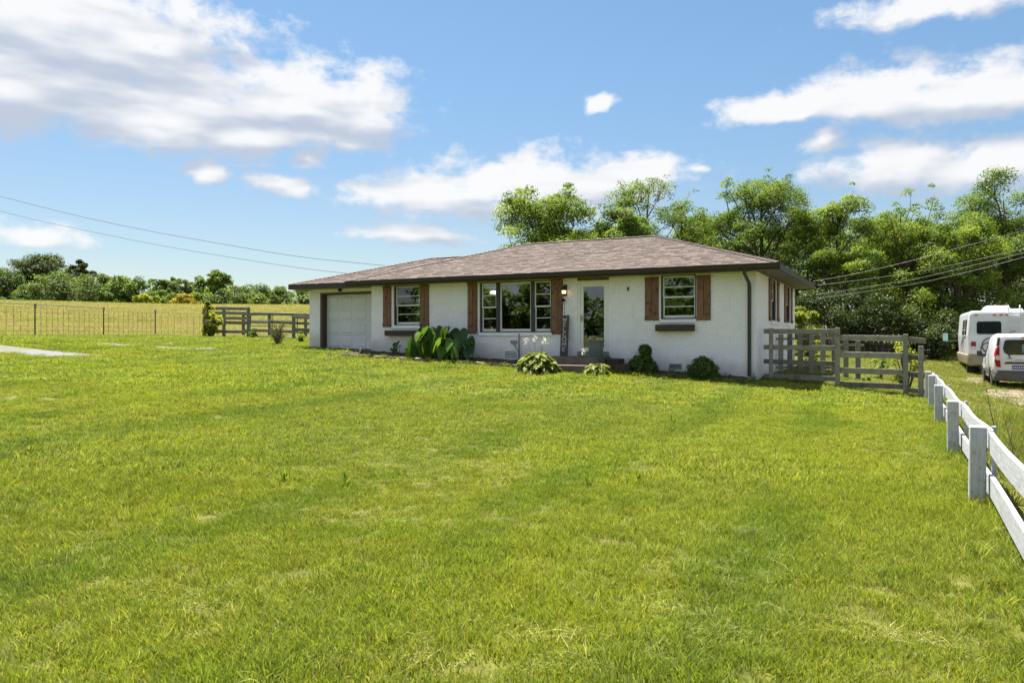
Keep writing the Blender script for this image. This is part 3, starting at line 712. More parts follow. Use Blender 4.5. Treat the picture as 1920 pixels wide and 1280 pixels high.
# garage
q = HB(); q.box(-15.658, -15.56, .452, .76, 1.1, 3.188); q.box(-15.559, -12.99, .452, .76, 3.12, 3.188); part('garage_jamb', q, M['brown_trim'])
q = HB(); q.box(-15.559, -12.98, .72, .755, 1.12, 3.119); gd = part('garage_door', q, M['white_door'])
sec = 2.0/4
for r in range(4):
    z0 = 1.122+sec*r
    q = HB(); q.box(-15.557, -12.985, .704, .7195, z0+.009, z0+sec-.009); q.build('door_section', M['white_door'], gd, bevel=.004)
    for c in range(4):
        x0 = -15.557+.643*c
        q = HB(); q.loft([[(x0+.09, .7035, z0+.08), (x0+.555, .7035, z0+.08), (x0+.555, .7035, z0+sec-.08), (x0+.09, .7035, z0+sec-.08)], [(x0+.115, .680, z0+.105), (x0+.53, .680, z0+.105), (x0+.53, .680, z0+sec-.105), (x0+.115, .680, z0+sec-.105)]])
        q.build('panel', M['white_door'], gd)
q = HB(); q.box(-14.72, -14.62, .36, .44, 3.30, 3.318); q.tube([(-14.67, .40, 3.30), (-14.72, .36, 3.22)], .035, 8); q.tube([(-14.67, .40, 3.30), (-14.60, .36, 3.22)], .035, 8); part('garage_floodlight', q, M['black_iron'])
# floodlight at the right corner under the soffit
q = HB(); q.box(.12, .24, .16, .28, 3.28, 3.318); fl = part('corner_floodlight', q, M['soffit'])
for dx in (-.07, .13):
    q = HB(); q.lathe([(.025, 0), (.03, .05), (.065, .11), (.06, .13)], (0, 0, 0), 12); me = q.mesh('lamp_head', smooth=True)
    o = link_mesh('lamp_head', me, M['lamp_clear'], fl); o.location = (.16+dx, .18, 3.27+(.4-.4)-HZ); o.rotation_euler = (R(125), 0, R(20 if dx > 0 else -30))
# porch lantern
q = HB(); q.box(-5.62, -5.52, -.02, -.004, 2.80, 3.14); q.tube([(-5.57, -.02, 3.04), (-5.57, -.12, 3.08), (-5.57, -.13, 3.0)], .012, 6); q.lathe([(.012, 3.14), (.02, 3.08), (.085, 3.02), (.095, 2.97), (.09, 2.96)], (-5.57, -.13, 0), 10); q.lathe([(.06, 2.86), (.045, 2.83), (.012, 2.78)], (-5.57, -.13, 0), 10)
la = part('porch_lantern', q, M['black_iron'])
q = HB(); q.lathe([(.055, 2.862), (.068, 2.955)], (-5.57, -.13, 0), 10); q.build('lantern_glass', M['lamp_glass'], la)
# small wall fittings
q = HB(); q.box(-3.61, -3.57, -.03, -.005, 2.90, 3.0); q.box(-3.63, -3.55, -.02, -.004, 2.985, 3.005); part('wall_bracket', q, M['black_iron'])
q = HB(); q.box(-7.42, -7.22, -.07, -.005, 1.36, 1.45); part('outlet_box', q, M['vent_metal'])
q = HB(); q.tube([(-7.34, -.03, 1.36), (-7.2, -.03, 1.15), (-7.13, -.03, 1.08)], .012, 5); q.tube([(-7.13, -.05, 1.66), (-7.13, -.05, .75)], .02, 6); part('conduit', q, M['wire'])
def vent(a, b, z0, z1, fm):
    q = HB(); q.box(a, b, -.028, -.005, z0, z0+.025); q.box(a, b, -.028, -.005, z1-.025, z1); q.box(a, a+.025, -.028, -.005, z0+.026, z1-.026); q.box(b-.025, b, -.028, -.005, z0+.026, z1-.026)
    v = part('foundation_vent', q, fm)
    q = HB(); q.box(a+.026, b-.026, -.012, -.006, z0+.026, z1-.026); q.build('vent_opening', M['vent_dark'] if fm is M['vent_metal'] else M['vent_metal'], v)
    q = HB()
    for k in range(1, 6): z = z0+(z1-z0)*k/6; q.box(a+.027, b-.027, -.024, -.013, z-.006, z+.006)
    q.build('louvre', fm, v)
vent(-2.37, -2.02, .66, .80, M['vent_metal']); vent(-7.68, -7.19, .86, 1.14, M['white_paint'])
# ------------------------------------------------------------ things by the house
def hpos(s, t, z=None):
    x, y = W2(s, t); return (x, y, Gf(x, y) if z is None else z)
# leaning welcome sign
sg = thing('welcome_sign', 'tall grey brown wooden board with white letters leaning on the wall beside the door', 'sign', hpos(-5.50, -.30, .985), A0)
sg.rotation_euler = (R(-9.5), R(-2), A0)
q = MB(); q.box(-.125, .125, -.012, .012, 0, 1.24); q.build('board', M['sign_wood'], sg, bevel=.003)
# strokes of each capital on a 0..1 grid
GLY = {'W': [[(0, 1), (.25, 0), (.5, .75), (.75, 0), (1, 1)]], 'E': [[(.9, 1), (.1, 1), (.1, 0), (.9, 0)], [(.1, .52), (.75, .52)]], 'L': [[(.1, 1), (.1, 0), (.85, 0)]],
    'C': [[(.95, .82), (.72, 1), (.32, 1), (.06, .7), (.06, .3), (.32, 0), (.72, 0), (.95, .18)]], 'O': [[(.3, 1), (.7, 1), (.96, .7), (.96, .3), (.7, 0), (.3, 0), (.04, .3), (.04, .7), (.3, 1)]],
    'M': [[(0, 0), (.1, 1), (.5, .3), (.9, 1), (1, 0)]]}
for i, ch in enumerate('WELCOME'):
    q = MB(); z0 = 1.06-.152*i; hh = .118; ww = .135 if ch in 'WMO' else .10
    for st in GLY[ch]:
        for a, b in zip(st, st[1:]): q.bar(((a[0]-.5)*ww, -.0145, z0+a[1]*hh), ((b[0]-.5)*ww, -.0145, z0+b[1]*hh), .016, .004, up=(0, 1, 0))
    q.build('letter', M['sign_white'], sg)
# wind chime below the lantern
wc = thing('wind_chime', 'small dark metal wind chime hanging between the lantern and the leaning sign', 'wind chime', hpos(-5.585, -.13, 2.66), A0)
q = MB(); q.lathe([(.01, .07), (.075, 0), (.07, -.01), (.012, -.05)], (0, 0, 0), 6); q.tube([(0, 0, .07), (0, 0, .17)], .004, 4); q.build('top_plate', M['black_iron'], wc)
for dx, dy, L in ((-.045, 0, .30), (.045, -.02, .42)):
    q = MB(); q.tube([(dx, dy, -.02), (dx, dy, -L)], .004, 4)
    for k in range(3): z = -.12-k*(L-.14)/2.2; q.lathe([(.003, z+.03), (.014, z), (.003, z-.03)], (dx, dy, 0), 5)
    q.build('chime_string', M['black_iron'], wc)
# tall planter in front of the door
pl = thing('planter', 'tall dull grey green square planter standing on the porch before the door', 'planter', hpos(-4.36, -.6, .985), A0)
q = MB()
def ring(h, z): return [(-h, -h*.85, z), (h, -h*.85, z), (h, h*.85, z), (-h, h*.85, z)]
q.loft([ring(.19, 0), ring(.22, .30), ring(.225, .36), ring(.245, .365), ring(.245, .40), ring(.215, .40), ring(.20, .33)]); q.build('pot', M['grey_plastic'], pl, bevel=.008)
q = MB(); q.box(-.19, .19, -.16, .16, .325, .345); q.build('soil', M['mulch'], pl); pl.scale = (.82, .82, 1.2)

# ------------------------------------------------------------ white roadside fence
wf = thing('white_fence', 'low weathered white two rail fence with square posts along the right of the lawn', 'fence', hpos(4.04, -12.7), A0)
S0 = 4.04; fz = wf.location.z; TP = [-20.6, -16.9, -12.7, -9.31, -5.4, -2.26, .15]
def floc(s, t, z): return (s-S0, t+12.7, z-fz)
def hgt_attr(me, base):
    a = me.attributes.new('hgt', 'FLOAT', 'POINT'); a.data.foreach_set('value', np.array([v.co.z-base for v in me.vertices], np.float32))
for i, t in enumerate(TP):
    x, y = W2(S0, t); z = Gf(x, y); rnd = random.Random(i)
    q = MB(); w_ = .067; lean = rnd.uniform(-.012, .012); top = .715+rnd.uniform(-.012, .02)
    secs = []
    for zz in (-.12, .0, .1, .35, top-.012, top):
        k = w_*(.97 if zz == top else 1)
        secs.append([floc(S0+sx*k+lean*zz, t+sy*k+rnd.uniform(-.002, .002), z+zz) for sx, sy in ((-1, -1), (1, -1), (1, 1), (-1, 1))])
    q.loft(secs); o = q.build('post', M['fence_white'], wf, bevel=.008); hgt_attr(o.data, z-fz)
    if i < len(TP)-1:
        t2 = TP[i+1]; x2, y2 = W2(S0, t2); zb = Gf(x2, y2)
        # thin stake on the outside
        q = MB(); ts = t+.42; x3, y3 = W2(S0+.15, ts); z3 = Gf(x3, y3); q.box(*[v for p in zip(floc(S0+.155, ts-.02, z3-.1), floc(S0+.195, ts+.02, z3+.70)) for v in p]); o = q.build('stake', M['fence_white'], wf, bevel=.004); hgt_attr(o.data, z3-fz)
        for lo, hi in ((.10, .29), (.50, .69)):
            q = MB(); secs = []; n = 8
            for k in range(n+1):
                u = k/n; tt = t+.004+(t2-t-.008)*u; zz = z+(zb-z)*u+.014*math.sin(u*math.pi*2+i*1.7+lo*9); sw = .012*math.sin(u*5+i)
                so_1 = S0+.088+sw*.4+.004; secs.append([floc(so_1, tt, zz+lo), floc(so_1+.038, tt, zz+lo), floc(so_1+.038, tt, zz+hi), floc(so_1, tt, zz+hi)])
            q.loft(secs); o = q.build('rail', M['fence_rail'], wf, bevel=.004); hgt_attr(o.data, -fz+min(z, zb)-.25)
# ------------------------------------------------------------ grey board fence right of the house
TF = .7
gf = thing('board_fence', 'weathered grey four rail wooden fence running from the house corner to the white fence', 'fence', hpos(.3, TF), A0)
gz = gf.location.z
def gl(s, t, z): return (s-.3, t-TF, z-gz)
def gbox(s0, s1, t0, t1, z0a, z1a, z0b=None, z1b=None):
    z0b = z0a if z0b is None else z0b; z1b = z1a if z1b is None else z1b
    q = MB(); q.loft([[gl(s0, t0, z0a), gl(s0, t1, z0a), gl(s0, t1, z1a), gl(s0, t0, z1a)], [gl(s1, t0, z0b), gl(s1, t1, z0b), gl(s1, t1, z1b), gl(s1, t0, z1b)]]); return q
for s, z0, z1, wd in ((.28, .2, 1.80, .05), (1.96, .15, 1.80, .06), (3.56, .0, 1.63, .06), (3.9, -.05, 1.33, .06)):
    gbox(s-wd, s+wd, TF-.07, TF+.07, z0, z1).build('post', M['grey_post'], gf, bevel=.008)
for z0, z1, e0, e1 in ((1.65, 1.78, 1.63, 1.77), (1.21, 1.34, 1.20, 1.33), (.82, .95, .78, .91), (.40, .54, .38, .51)):
    gbox(.08, 1.898, TF-.01, TF+.035, z0, z1, e0, e1).build('rail', M['grey_wood'], gf, bevel=.006)
for z0, z1, e0, e1 in ((1.46, 1.61, 1.44, 1.58), (1.02, 1.17, 1.00, 1.14), (.60, .75, .56, .70), (.24, .38, .16, .29)):
    gbox(2.022, 3.498, TF-.01, TF+.035, z0, z1, z0-.02, z1-.02).build('rail', M['grey_wood'], gf, bevel=.006)
    gbox(3.622, 4.02, TF+.04, TF+.08, e0-.02, e1-.02, e0-.06, e1-.06).build('rail', M['grey_wood'], gf, bevel=.006)
q = MB()
for k in range(11): z = .28+.13*k; q.bar(gl(.34, TF+.05, z+.13), gl(1.9, TF+.05, z+.1), .005, .005); q.bar(gl(2.03, TF+.05, z-.05), gl(3.5, TF+.05, z-.08), .005, .005)
for k in range(11): q.bar(gl(.4+.15*k, TF+.05, .3), gl(.4+.15*k, TF+.05, 1.7), .004, .004, up=(0, 1, 0)); q.bar(gl(2.05+.14*k, TF+.05, .12), gl(2.05+.14*k, TF+.05, 1.5), .004, .004, up=(0, 1, 0))
tag(q.build('wire_mesh', M['wire'], gf), kind='stuff')
# picket panels behind it
def pickets(name, lab, pxs, Y, ztop, zbot, bars, slope=-.35):
    p0 = at(pxs[0], 632, Y); root = thing(name, lab, 'fence', (p0.x, Y, Gf(p0.x, Y)))
    zr = root.location.z; last = None
    for i, px in enumerate(pxs):
        x = at(px, 632, Y).x; y = (x-p0.x)*slope; dz = random.uniform(-.02, .02)
        q = MB(); q.box(x-p0.x-.078, x-p0.x+.078, y-.012, y+.012, zbot-zr, ztop-zr+dz); q.build('picket', M['grey_wood'], root, bevel=.004); last = (x-p0.x, y)
    for z in bars:
        q = MB(); q.bar((-.2, .045, z-zr), (last[0]+.2, last[1]+.045, z-zr), .035, .07); q.build('crossbar', M['grey_post'], root, bevel=.004)
pickets('picket_gate', 'grey picket gate seen between the rails close to the house corner', [1464, 1479, 1496, 1514.5, 1533, 1551], 23.2, 1.66, .45, (1.5, .62))
pickets('picket_fence', 'short grey picket section with dark posts behind the right half of the board fence', [1586, 1605.5], 23.0, 1.45, .2, (1.3,))
# ------------------------------------------------------------ field fence and gate on the left
wfz = thing('wire_field_fence', 'wire mesh field fence on thin dark metal posts at the edge of the meadow', 'fence', (-18.8, 34.3, Gf(-18.8, 34.3)))
FP = [(-22.6, 20.5), (-20.9, 25.6), (-19.4, 30.3), (-18.8, 34.3), (-18.1, 37.8), (-15.6, 38.0)]
def fl_(x, y, z): return (x+18.8, y-34.3, z-wfz.location.z)
for i, (x, y) in enumerate(FP[:-1]):
    z = Gf(x, y); q = MB(); q.prism([(-.02, -.004), (.02, -.004), (.02, .004), (.006, .004), (.006, .03), (-.006, .03), (-.006, .004), (-.02, .004)], 'Z', -.2, 1.33)
    o = q.build('metal_post', M['tpost'], wfz); o.location = fl_(x, y, z); o.scale = (1.25, 1.25, 1)
    q = MB(); q.box(-.03, .03, -.012, .045, 1.2, 1.36); o = q.build('post_cap', M['wire'], wfz); o.location = fl_(x, y, z); o.scale = (1.1, 1.1, 1)
q = MB()
for (x0, y0), (x1, y1) in zip(FP, FP[1:]):
    L = math.hypot(x1-x0, y1-y0); n = int(L/.3)
    for k in range(n):
        x = x0+(x1-x0)*k/n; y = y0+(y1-y0)*k/n; z = Gf(x, y); q.bar(fl_(x, y, z+.05), fl_(x, y, z+1.2), .009, .009, up=(0, 1, 0))
    for h in (.1, .25, .45, .7, 1.0, 1.2):
        q.bar(fl_(x0, y0, Gf(x0, y0)+h), fl_(x1, y1, Gf(x1, y1)+h), .006, .006)
tag(q.build('wire_mesh', M['tpost'], wfz), kind='stuff')
q = MB(); q.tube([fl_(-20.9, 25.6, Gf(-20.9, 25.6)+1.33), fl_(-19.4, 30.3, Gf(-19.4, 30.3)+1.33), fl_(-18.8, 34.3, Gf(-18.8, 34.3)+1.30)], .016, 5); q.build('top_pipe', M['wire'], wfz)
def rail_fence(name, lab, x0, x1, y0, y1, posts, rails, ph, group=None):
    root = thing(name, lab, 'fence', (x0, y0, Gf(x0, y0)), 0, group); rz = root.location.z
    def pt(u): return x0+(x1-x0)*u, y0+(y1-y0)*u
    for u in posts:
        x, y = pt(u); q = MB(); q.box(x-x0-.07, x-x0+.07, y-y0-.06, y-y0+.06, Gf(x, y)-rz-.15, Gf(x, y)-rz+ph); q.build('post', M['grey_post'], root, bevel=.006)
    for h in rails:
        for ua, ub in zip(posts, posts[1:]):
            (xa, ya), (xb, yb) = pt(ua), pt(ub); q = MB()
            q.bar((xa-x0, ya-y0-.085, Gf(xa, ya)-rz+h+random.uniform(-.02, .02)), (xb-x0, yb-y0-.085, Gf(xb, yb)-rz+h), .04, .15); q.build('rail', M['grey_wood'], root, bevel=.005)
    return root
rail_fence('paddock_fence', 'grey five rail paddock fence half hidden by the leafy climber', -15.7, -13.3, 38, 37.6, [0, .45, 1.0], (1.46, 1.22, .98, .74, .30), 1.55)
rail_fence('paddock_fence', 'grey rail fence seen through the tube gate', -14.6, -10.9, 40.5, 40.0, [0, .4, .95, 1.3], (1.25, .8, .35), 1.35)
rail_fence('paddock_fence', 'short grey board fence between the tube gate and the garage corner', -10.55, -8.9, 36, 35.4, [0, 1.0], (1.12, .52), 1.25)
gt_ = thing('tube_gate', 'dull metal tube field gate with rounded corners left of the garage', 'gate', (-13.05, 37.2, Gf(-13.05, 37.2)))
q = MB(); gw = 2.45; q.tube([(0, 0, .1), (0, 0, 1.12), (.05, 0, 1.22), (.14, 0, 1.26), (gw-.14, -.35, 1.22), (gw-.05, -.36, 1.17), (gw, -.37, 1.05), (gw, -.37, .05), (0, 0, .1)], .028, 8); q.build('gate_frame', M['gate_tube'], gt_, smooth=True)
for h in (.36, .62, .90):
    q = MB(); q.tube([(0, 0, h), (gw, -.37, h-.04)], .024, 6); q.build('gate_bar', M['gate_tube'] if h < .8 else M['wire'], gt_)
q = MB(); q.tube([(gw*.46, -.17, .08), (gw*.46, -.17, 1.23)], .02, 6); q.build('gate_upright', M['gate_tube'], gt_)
# ------------------------------------------------------------ overhead wires
def cable(label, pts, Y0, Y1, r, mat, group):
    """through photo points at distances running from Y0 to Y1, smoothed"""
    P = [at(px, py, Y0+(Y1-Y0)*i/(len(pts)-1)) for i, (px, py) in enumerate(pts)]
    out = []
    for i in range(len(P)-1):
        p0 = P[max(i-1, 0)]; p1 = P[i]; p2 = P[i+1]; p3 = P[min(i+2, len(P)-1)]
        for k in range(8):
            u = k/8; out.append(.5*((2*p1)+(p2-p0)*u+(2*p0-5*p1+4*p2-p3)*u*u+(3*p1-p0-3*p2+p3)*u**3))
    out.append(P[-1]); b = out[0].copy(); q = MB(); q.tube([p-b for p in out], r, 5)
    o = q.build('power_line', mat); o.location = b; return tag(o, label, 'power line', group)
cable('upper dark overhead cable sagging down from the left to the garage roof', [(-180, 322), (0, 368), (130, 401), (270, 431), (420, 458), (560, 481), (722, 498)], 46, 31.5, .010, M['wire_dark'], 'overhead cables left of the house')
cable('lower dark overhead cable sagging down from the left to the garage roof', [(-140, 360), (45, 407), (160, 432), (300, 460), (430, 482), (560, 502), (655, 513)], 50, 30.5, .009, M['wire_dark'], 'overhead cables left of the house')
for lab, pts in (('topmost of the four grey cables rising from the house to the right', [(1524, 527.5), (1610, 512), (1700, 491), (1800, 464), (1920, 432), (2010, 406)]),
        ('second highest of the four grey cables rising from the house to the right', [(1532, 535), (1620, 524), (1720, 509), (1830, 487), (1920, 466), (2010, 443)]),
        ('second lowest of the four grey cables rising from the house to the right', [(1530, 552), (1620, 539), (1720, 522), (1830, 496), (1920, 474), (2010, 450)]),
        ('lowest of the four grey cables rising from the house to the right', [(1530, 560), (1620, 547), (1720, 531), (1830, 506), (1920, 482), (2010, 458)])):
    cable(lab, pts, 28.6, 26, .0065, M['wire'], 'overhead cables right of the house')

# ------------------------------------------------------------ vehicles
def rrect(hw_bot, hw_mid, hw_top, z0, zm, z1, y, rt=.12, rb=.06):
    """closed body section, left-right symmetric"""
    h = [(hw_bot-rb, z0), (hw_bot, z0+rb), (hw_mid, zm), (hw_top+.012, z1-rt), (hw_top-rt*.35, z1-rt*.3), (hw_top-rt, z1)]
    return [(x, y, z) for x, z in h]+[(-x, y, z) for x, z in reversed(h)]
def wheel(parent, x, y, r, wd=.2):
    q = MB(); q.lathe([(r*.62, -wd/2), (r*.92, -wd/2), (r, -wd/2+.03), (r, wd/2-.03), (r*.92, wd/2), (r*.62, wd/2)], (0, 0, 0), 24, 'X')
    t = q.build('tyre', M['tyre'], None, smooth=False); t.name = 'wheel'; t.parent = parent; t.location = (x, y, r)
    q = MB(); q.lathe([(r*.62, -wd/2+.02), (r*.55, -wd/2-.004), (.09, -wd/2+.03), (.05, -wd/2-.01), (.02, -wd/2-.012)], (0, 0, 0), 18, 'X') if x < 0 else q.lathe([(.02, wd/2+.012), (.05, wd/2+.01), (.09, wd/2-.03), (r*.55, wd/2+.004), (r*.62, wd/2-.02)], (0, 0, 0), 18, 'X')
    q.build('rim', M['rim'], t, smooth=True)
def panel(parent, name, poly, y, d, mat, bevel=.006):
    q = MB(); q.prism(poly, 'Y', y-d, y); return q.build(name, mat, parent, bevel=bevel)
def rpoly(x0, x1, z0, z1, r, n=4):
    out = []
    for cx, cz, a in ((x1-r, z1-r, 0), (x0+r, z1-r, 90), (x0+r, z0+r, 180), (x1-r, z0+r, 270)):
        for k in range(n+1): th = R(a+90*k/n); out.append((cx+r*math.cos(th), cz+r*math.sin(th)))
    return out
# compact cargo van, rear towards the camera; local y runs forward, rear face at y = 0
vx, vy = W2(7.12, 8.6)
van = thing('cargo_van', 'compact white cargo van parked with its rear towards the lawn', 'van', (vx, vy, Gf(vx, vy)+.0), A0)
q = MB(); secs = []
for y, hb, hm, ht, z0, zm, z1, rt in ((.0, .84, .885, .725, .44, .95, 1.72, .09), (.03, .87, .905, .745, .40, .95, 1.79, .11), (.15, .88, .91, .755, .36, .96, 1.81, .13), (.9, .885, .917, .765, .30, .96, 1.845, .13), (2.0, .885, .917, .765, .30, .96, 1.845, .13), (2.75, .885, .915, .74, .30, .97, 1.80, .13), (3.25, .88, .90, .68, .30, .98, 1.52, .12), (3.62, .87, .885, .70, .30, .92, 1.14, .10), (4.1, .84, .85, .66, .30, .78, 1.02, .10), (4.38, .74, .75, .55, .34, .62, .80, .08)):
    secs.append(rrect(hb, hm, ht, z0, zm, z1, y, rt))
q.loft(secs); q.build('body', M['van_white'], van, bevel=.02, seg=2, smooth=True)
# rear glass, slightly hexagonal
panel(van, 'rear_window', [(-.60, 1.20), (-.50, 1.14), (.50, 1.14), (.60, 1.20), (.645, 1.34), (.60, 1.60), (.53, 1.635), (-.53, 1.635), (-.60, 1.60), (-.645, 1.34)], -.006, .012, M['car_glass'])
panel(van, 'window_painted_reflection', rpoly(-.12, .42, 1.20, 1.50, .06), -.0195, .003, pm('glass_painted_reflection', (.20, .33, .34), (.10, .19, .21), 3, .08), 0)  # reflected light put into the colour of a patch on the glass
panel(van, 'rear_wiper', [(-.47, 1.03), (-.43, 1.02), (-.52, 1.30), (-.545, 1.29)], -.02, .02, M['black_trim'])
for sx in (-1, 1):
    b = [(sx*x, z) for x, z in ((.705, .72), (.83, .74), (.865, .95), (.845, 1.2), (.80, 1.38), (.745, 1.42), (.735, 1.15))]
    q = MB(); q.loft([[(x, -.025, z) for x, z in b], [(x*1.045, .10, z) for x, z in b]]); tl = q.build('tail_light', M['red_lens'], van, bevel=.012)
    b2 = [(sx*x, z) for x, z in ((.725, .96), (.85, .97), (.84, 1.12), (.735, 1.12))]
    q = MB(); q.loft([[(x, -.031, z) for x, z in b2], [(x*1.05, .09, z) for x, z in b2]]); q.build('reversing_lens', M['clear_lens'], tl)
    b3 = [(sx*x, z) for x, z in ((.75, 1.45), (.80, 1.42), (.765, 1.70), (.725, 1.72))]
    q = MB(); q.loft([[(x, -.012, z) for x, z in b3], [(x*1.04, .05, z) for x, z in b3]]); q.build('pillar_trim', M['black_trim'], van)
q = MB(); q.loft([rrect(.84, .865, .82, .30, .42, .56, -.06, .04), rrect(.89, .905, .86, .27, .40, .62, -.02, .04), rrect(.905, .92, .89, .25, .40, .66, .30, .05), rrect(.905, .925, .905, .25, .42, .78, .62, .05)]); q.build('rear_bumper', M['grey_trim'], van, bevel=.012)
panel(van, 'handle_strip', [(-.62, .84), (.62, .84), (.56, .905), (-.56, .905)], -.004, .03, M['black_trim'])
pt_ = panel(van, 'licence_plate', rpoly(-.40, -.03, .66, .79, .015), -.005, .012, M['plate'], 0)
q = MB()
for k in range(6): x = -.375+.055*k; q.box(x, x+.03, -.0195, -.0175, .695, .755)
q.build('plate_marks', M['plate_text'], pt_)
for a, b in ((-.55, -.36), (-.32, -.08)): panel(van, 'badge', [(a, 1.0 if a < -.4 else .965), (b, 1.0 if a < -.4 else .965), (b, 1.022 if a < -.4 else .985), (a, 1.022 if a < -.4 else .985)], -.002, .01, M['rim'], 0)
panel(van, 'reflector', rpoly(-.66, -.50, .33, .37, .01), -.058, .012, M['red_lens'], 0)
panel(van, 'brake_light', rpoly(-.14, .14, 1.695, 1.725, .01), -.0, .03, M['red_lens'], 0)
for x in (-.80, .80):
    for y in (.78, 3.45): wheel(van, x, y, .325)
for sx in (-1, 1):
    q = MB(); q.loft([[(sx*.90, 2.55, 1.02), (sx*.90, 3.05, 1.02), (sx*.80, 2.9, 1.45), (sx*.79, 2.6, 1.58)], [(sx*.925, 2.55, 1.02), (sx*.915, 3.05, 1.02), (sx*.815, 2.9, 1.45), (sx*.805, 2.6, 1.58)]]); q.build('side_window', M['car_glass'], van)
    q = MB(); q.loft([[(sx*1.0, 2.86, 1.02), (sx*1.16, 2.84, 1.04), (sx*1.17, 2.84, 1.24), (sx*1.0, 2.86, 1.24)], [(sx*1.0, 2.96, 1.04), (sx*1.12, 2.94, 1.06), (sx*1.13, 2.94, 1.21), (sx*1.0, 2.96, 1.21)]]); mr = q.build('wing_mirror', M['black_trim'], van, bevel=.02)
    q = MB(); q.bar((sx*.86, 2.92, 1.06), (sx*1.01, 2.9, 1.08), .07, .05); q.build('mirror_arm', M['black_trim'], mr)
    q = MB(); q.box(*sorted((sx*.922, sx*.934)), 1.0, 3.1, .52, .60); q.build('side_rubbing_strip', M['grey_trim'], van)
    q = MB(); q.box(*sorted((sx*.915, sx*.925)), 1.55, 1.565, .42, 1.55); q.box(*sorted((sx*.915, sx*.925)), 2.5, 2.515, .42, 1.2); q.build('door_seam', M['black_trim'], van)
    q = MB()
    for y in (.78, 3.45):
        for k in range(9):
            a, b = R(20*k), R(20*k+20)
            if k < 9: q.bar((sx*.905, y+.40*math.cos(a), .325+.40*math.sin(a)), (sx*.905, y+.40*math.cos(b), .325+.40*math.sin(b)), .05, .07, up=(1, 0, 0))
    q.build('wheel_arch', M['grey_trim'], van)
# camper van
rx_, ry_ = W2(7.30, 18.0)
rv = thing('camper_van', 'large white camper with beige skirt and dark rear window parked behind the small van', 'camper van', (rx_, ry_, Gf(rx_, ry_)), A0)
q = MB(); secs = []
for y, hb, hm, ht, z0, zm, z1 in ((.0, 1.09, 1.125, 1.04, .96, 1.8, 2.80), (.04, 1.125, 1.165, 1.08, .95, 1.8, 2.86), (.14, 1.145, 1.185, 1.105, .94, 1.8, 2.89), (3.0, 1.15, 1.19, 1.11, .94, 1.8, 2.90), (5.4, 1.15, 1.19, 1.11, .94, 1.8, 2.90), (6.0, 1.12, 1.16, 1.06, .94, 1.8, 2.78), (6.35, 1.0, 1.04, .9, .94, 1.6, 2.3)):
    secs.append(rrect(hb, hm, ht, z0, zm, z1, y, .11, .05))
q.loft(secs); q.build('body', M['rv_white'], rv, bevel=.025, seg=2)
q = MB(); q.loft([rrect(.98, 1.06, 1.06, .52, .8, .975, .015, .04, .14), rrect(1.10, 1.15, 1.15, .46, .8, .975, .12, .04, .12), rrect(1.15, 1.195, 1.195, .44, .8, .975, .4, .04, .1), rrect(1.15, 1.195, 1.195, .44, .8, .975, 6.2, .04, .1)]); q.build('skirt', M['rv_beige'], rv, bevel=.012)
q = MB(); q.loft([rrect(.88, .9, .85, .5, .7, 1.2, 6.2, .1), rrect(.95, 1.0, .85, .5, 1.0, 1.9, 6.36, .1), rrect(.95, 1.0, .78, .5, 1.0, 1.75, 7.0, .1), rrect(.9, .95, .8, .5, .95, 1.25, 7.5, .1), rrect(.85, .9, .75, .5, .8, 1.05, 8.1, .1)]); q.build('cab', M['rv_white'], rv, smooth=True)
panel(rv, 'rear_window', rpoly(-.82, .10, 1.86, 2.42, .09), -.004, .03, M['car_glass'], .008)
panel(rv, 'window_surround', rpoly(-.90, .18, 1.79, 2.49, .13), .012, .014, M['rv_white'], .006)
for x0 in (-.90, -.21, .03, .25): panel(rv, 'marker_light', rpoly(x0, x0+.115, 2.675, 2.725, .012), -.002, .03, M['red_lens'], 0)
for sx in (-1, 1):
    tl = panel(rv, 'tail_light', rpoly(*sorted((sx*1.035, sx*.85)), 1.23, 1.53, .015), .0, .035, M['red_lens'], .004)
    panel(tl, 'reversing_lens', rpoly(*sorted((sx*1.03, sx*.855)), 1.24, 1.31, .01), -.036, .004, M['clear_lens'], 0)
q = MB(); q.box(-.55, .95, .5, 1.3, 2.88, 2.98); q.loft([[(-.50, .5, 2.9), (.5, .5, 2.9), (.5, 1.5, 2.9), (-.5, 1.5, 2.9)], [(-.47, .52, 3.06), (.47, .52, 3.06), (.47, 1.48, 3.06), (-.47, 1.48, 3.06)], [(-.38, .62, 3.13), (.38, .62, 3.13), (.38, 1.38, 3.13), (-.38, 1.38, 3.13)]]); q.build('roof_air_conditioner', M['rv_white'], rv, bevel=.02)
q = MB()
for x in (.36, .78): q.tube([(x, -.05, 1.35), (x, -.05, 2.8), (x, -.03, 3.02), (x, .05, 3.12), (x, .15, 3.12), (x, .2, 2.92)], .018, 6)
for k in range(7): q.tube([(.36, -.05, 1.42+.25*k), (.78, -.05, 1.42+.25*k)], .014, 5)
q.build('ladder', M['rv_white'], rv)
for y0, y1 in ((.55, 1.35), (1.75, 2.75)):
    q = MB(); q.loft([[(-1.175, y0, 1.85), (-1.175, y1, 1.85), (-1.13, y1, 2.52), (-1.13, y0, 2.52)], [(-1.20, y0, 1.85), (-1.20, y1, 1.85), (-1.155, y1, 2.52), (-1.155, y0, 2.52)]]); sw_ = q.build('side_window', M['car_glass'], rv, bevel=.006)
    q = MB(); q.bar((-1.205, y0, 2.05), (-1.205, y1, 2.05), .02, .03); q.build('window_bar', M['rv_white'], sw_)
q = MB()   # curved side graphics: flat print
def swoosh(pts, w0):
    for (ya, za), (yb, zb) in zip(pts, pts[1:]): q.bar((-1.188-.004*(za < 1.8), ya, za), (-1.188-.004*(zb < 1.8), yb, zb), w0, .012, up=(1, 0, 0))
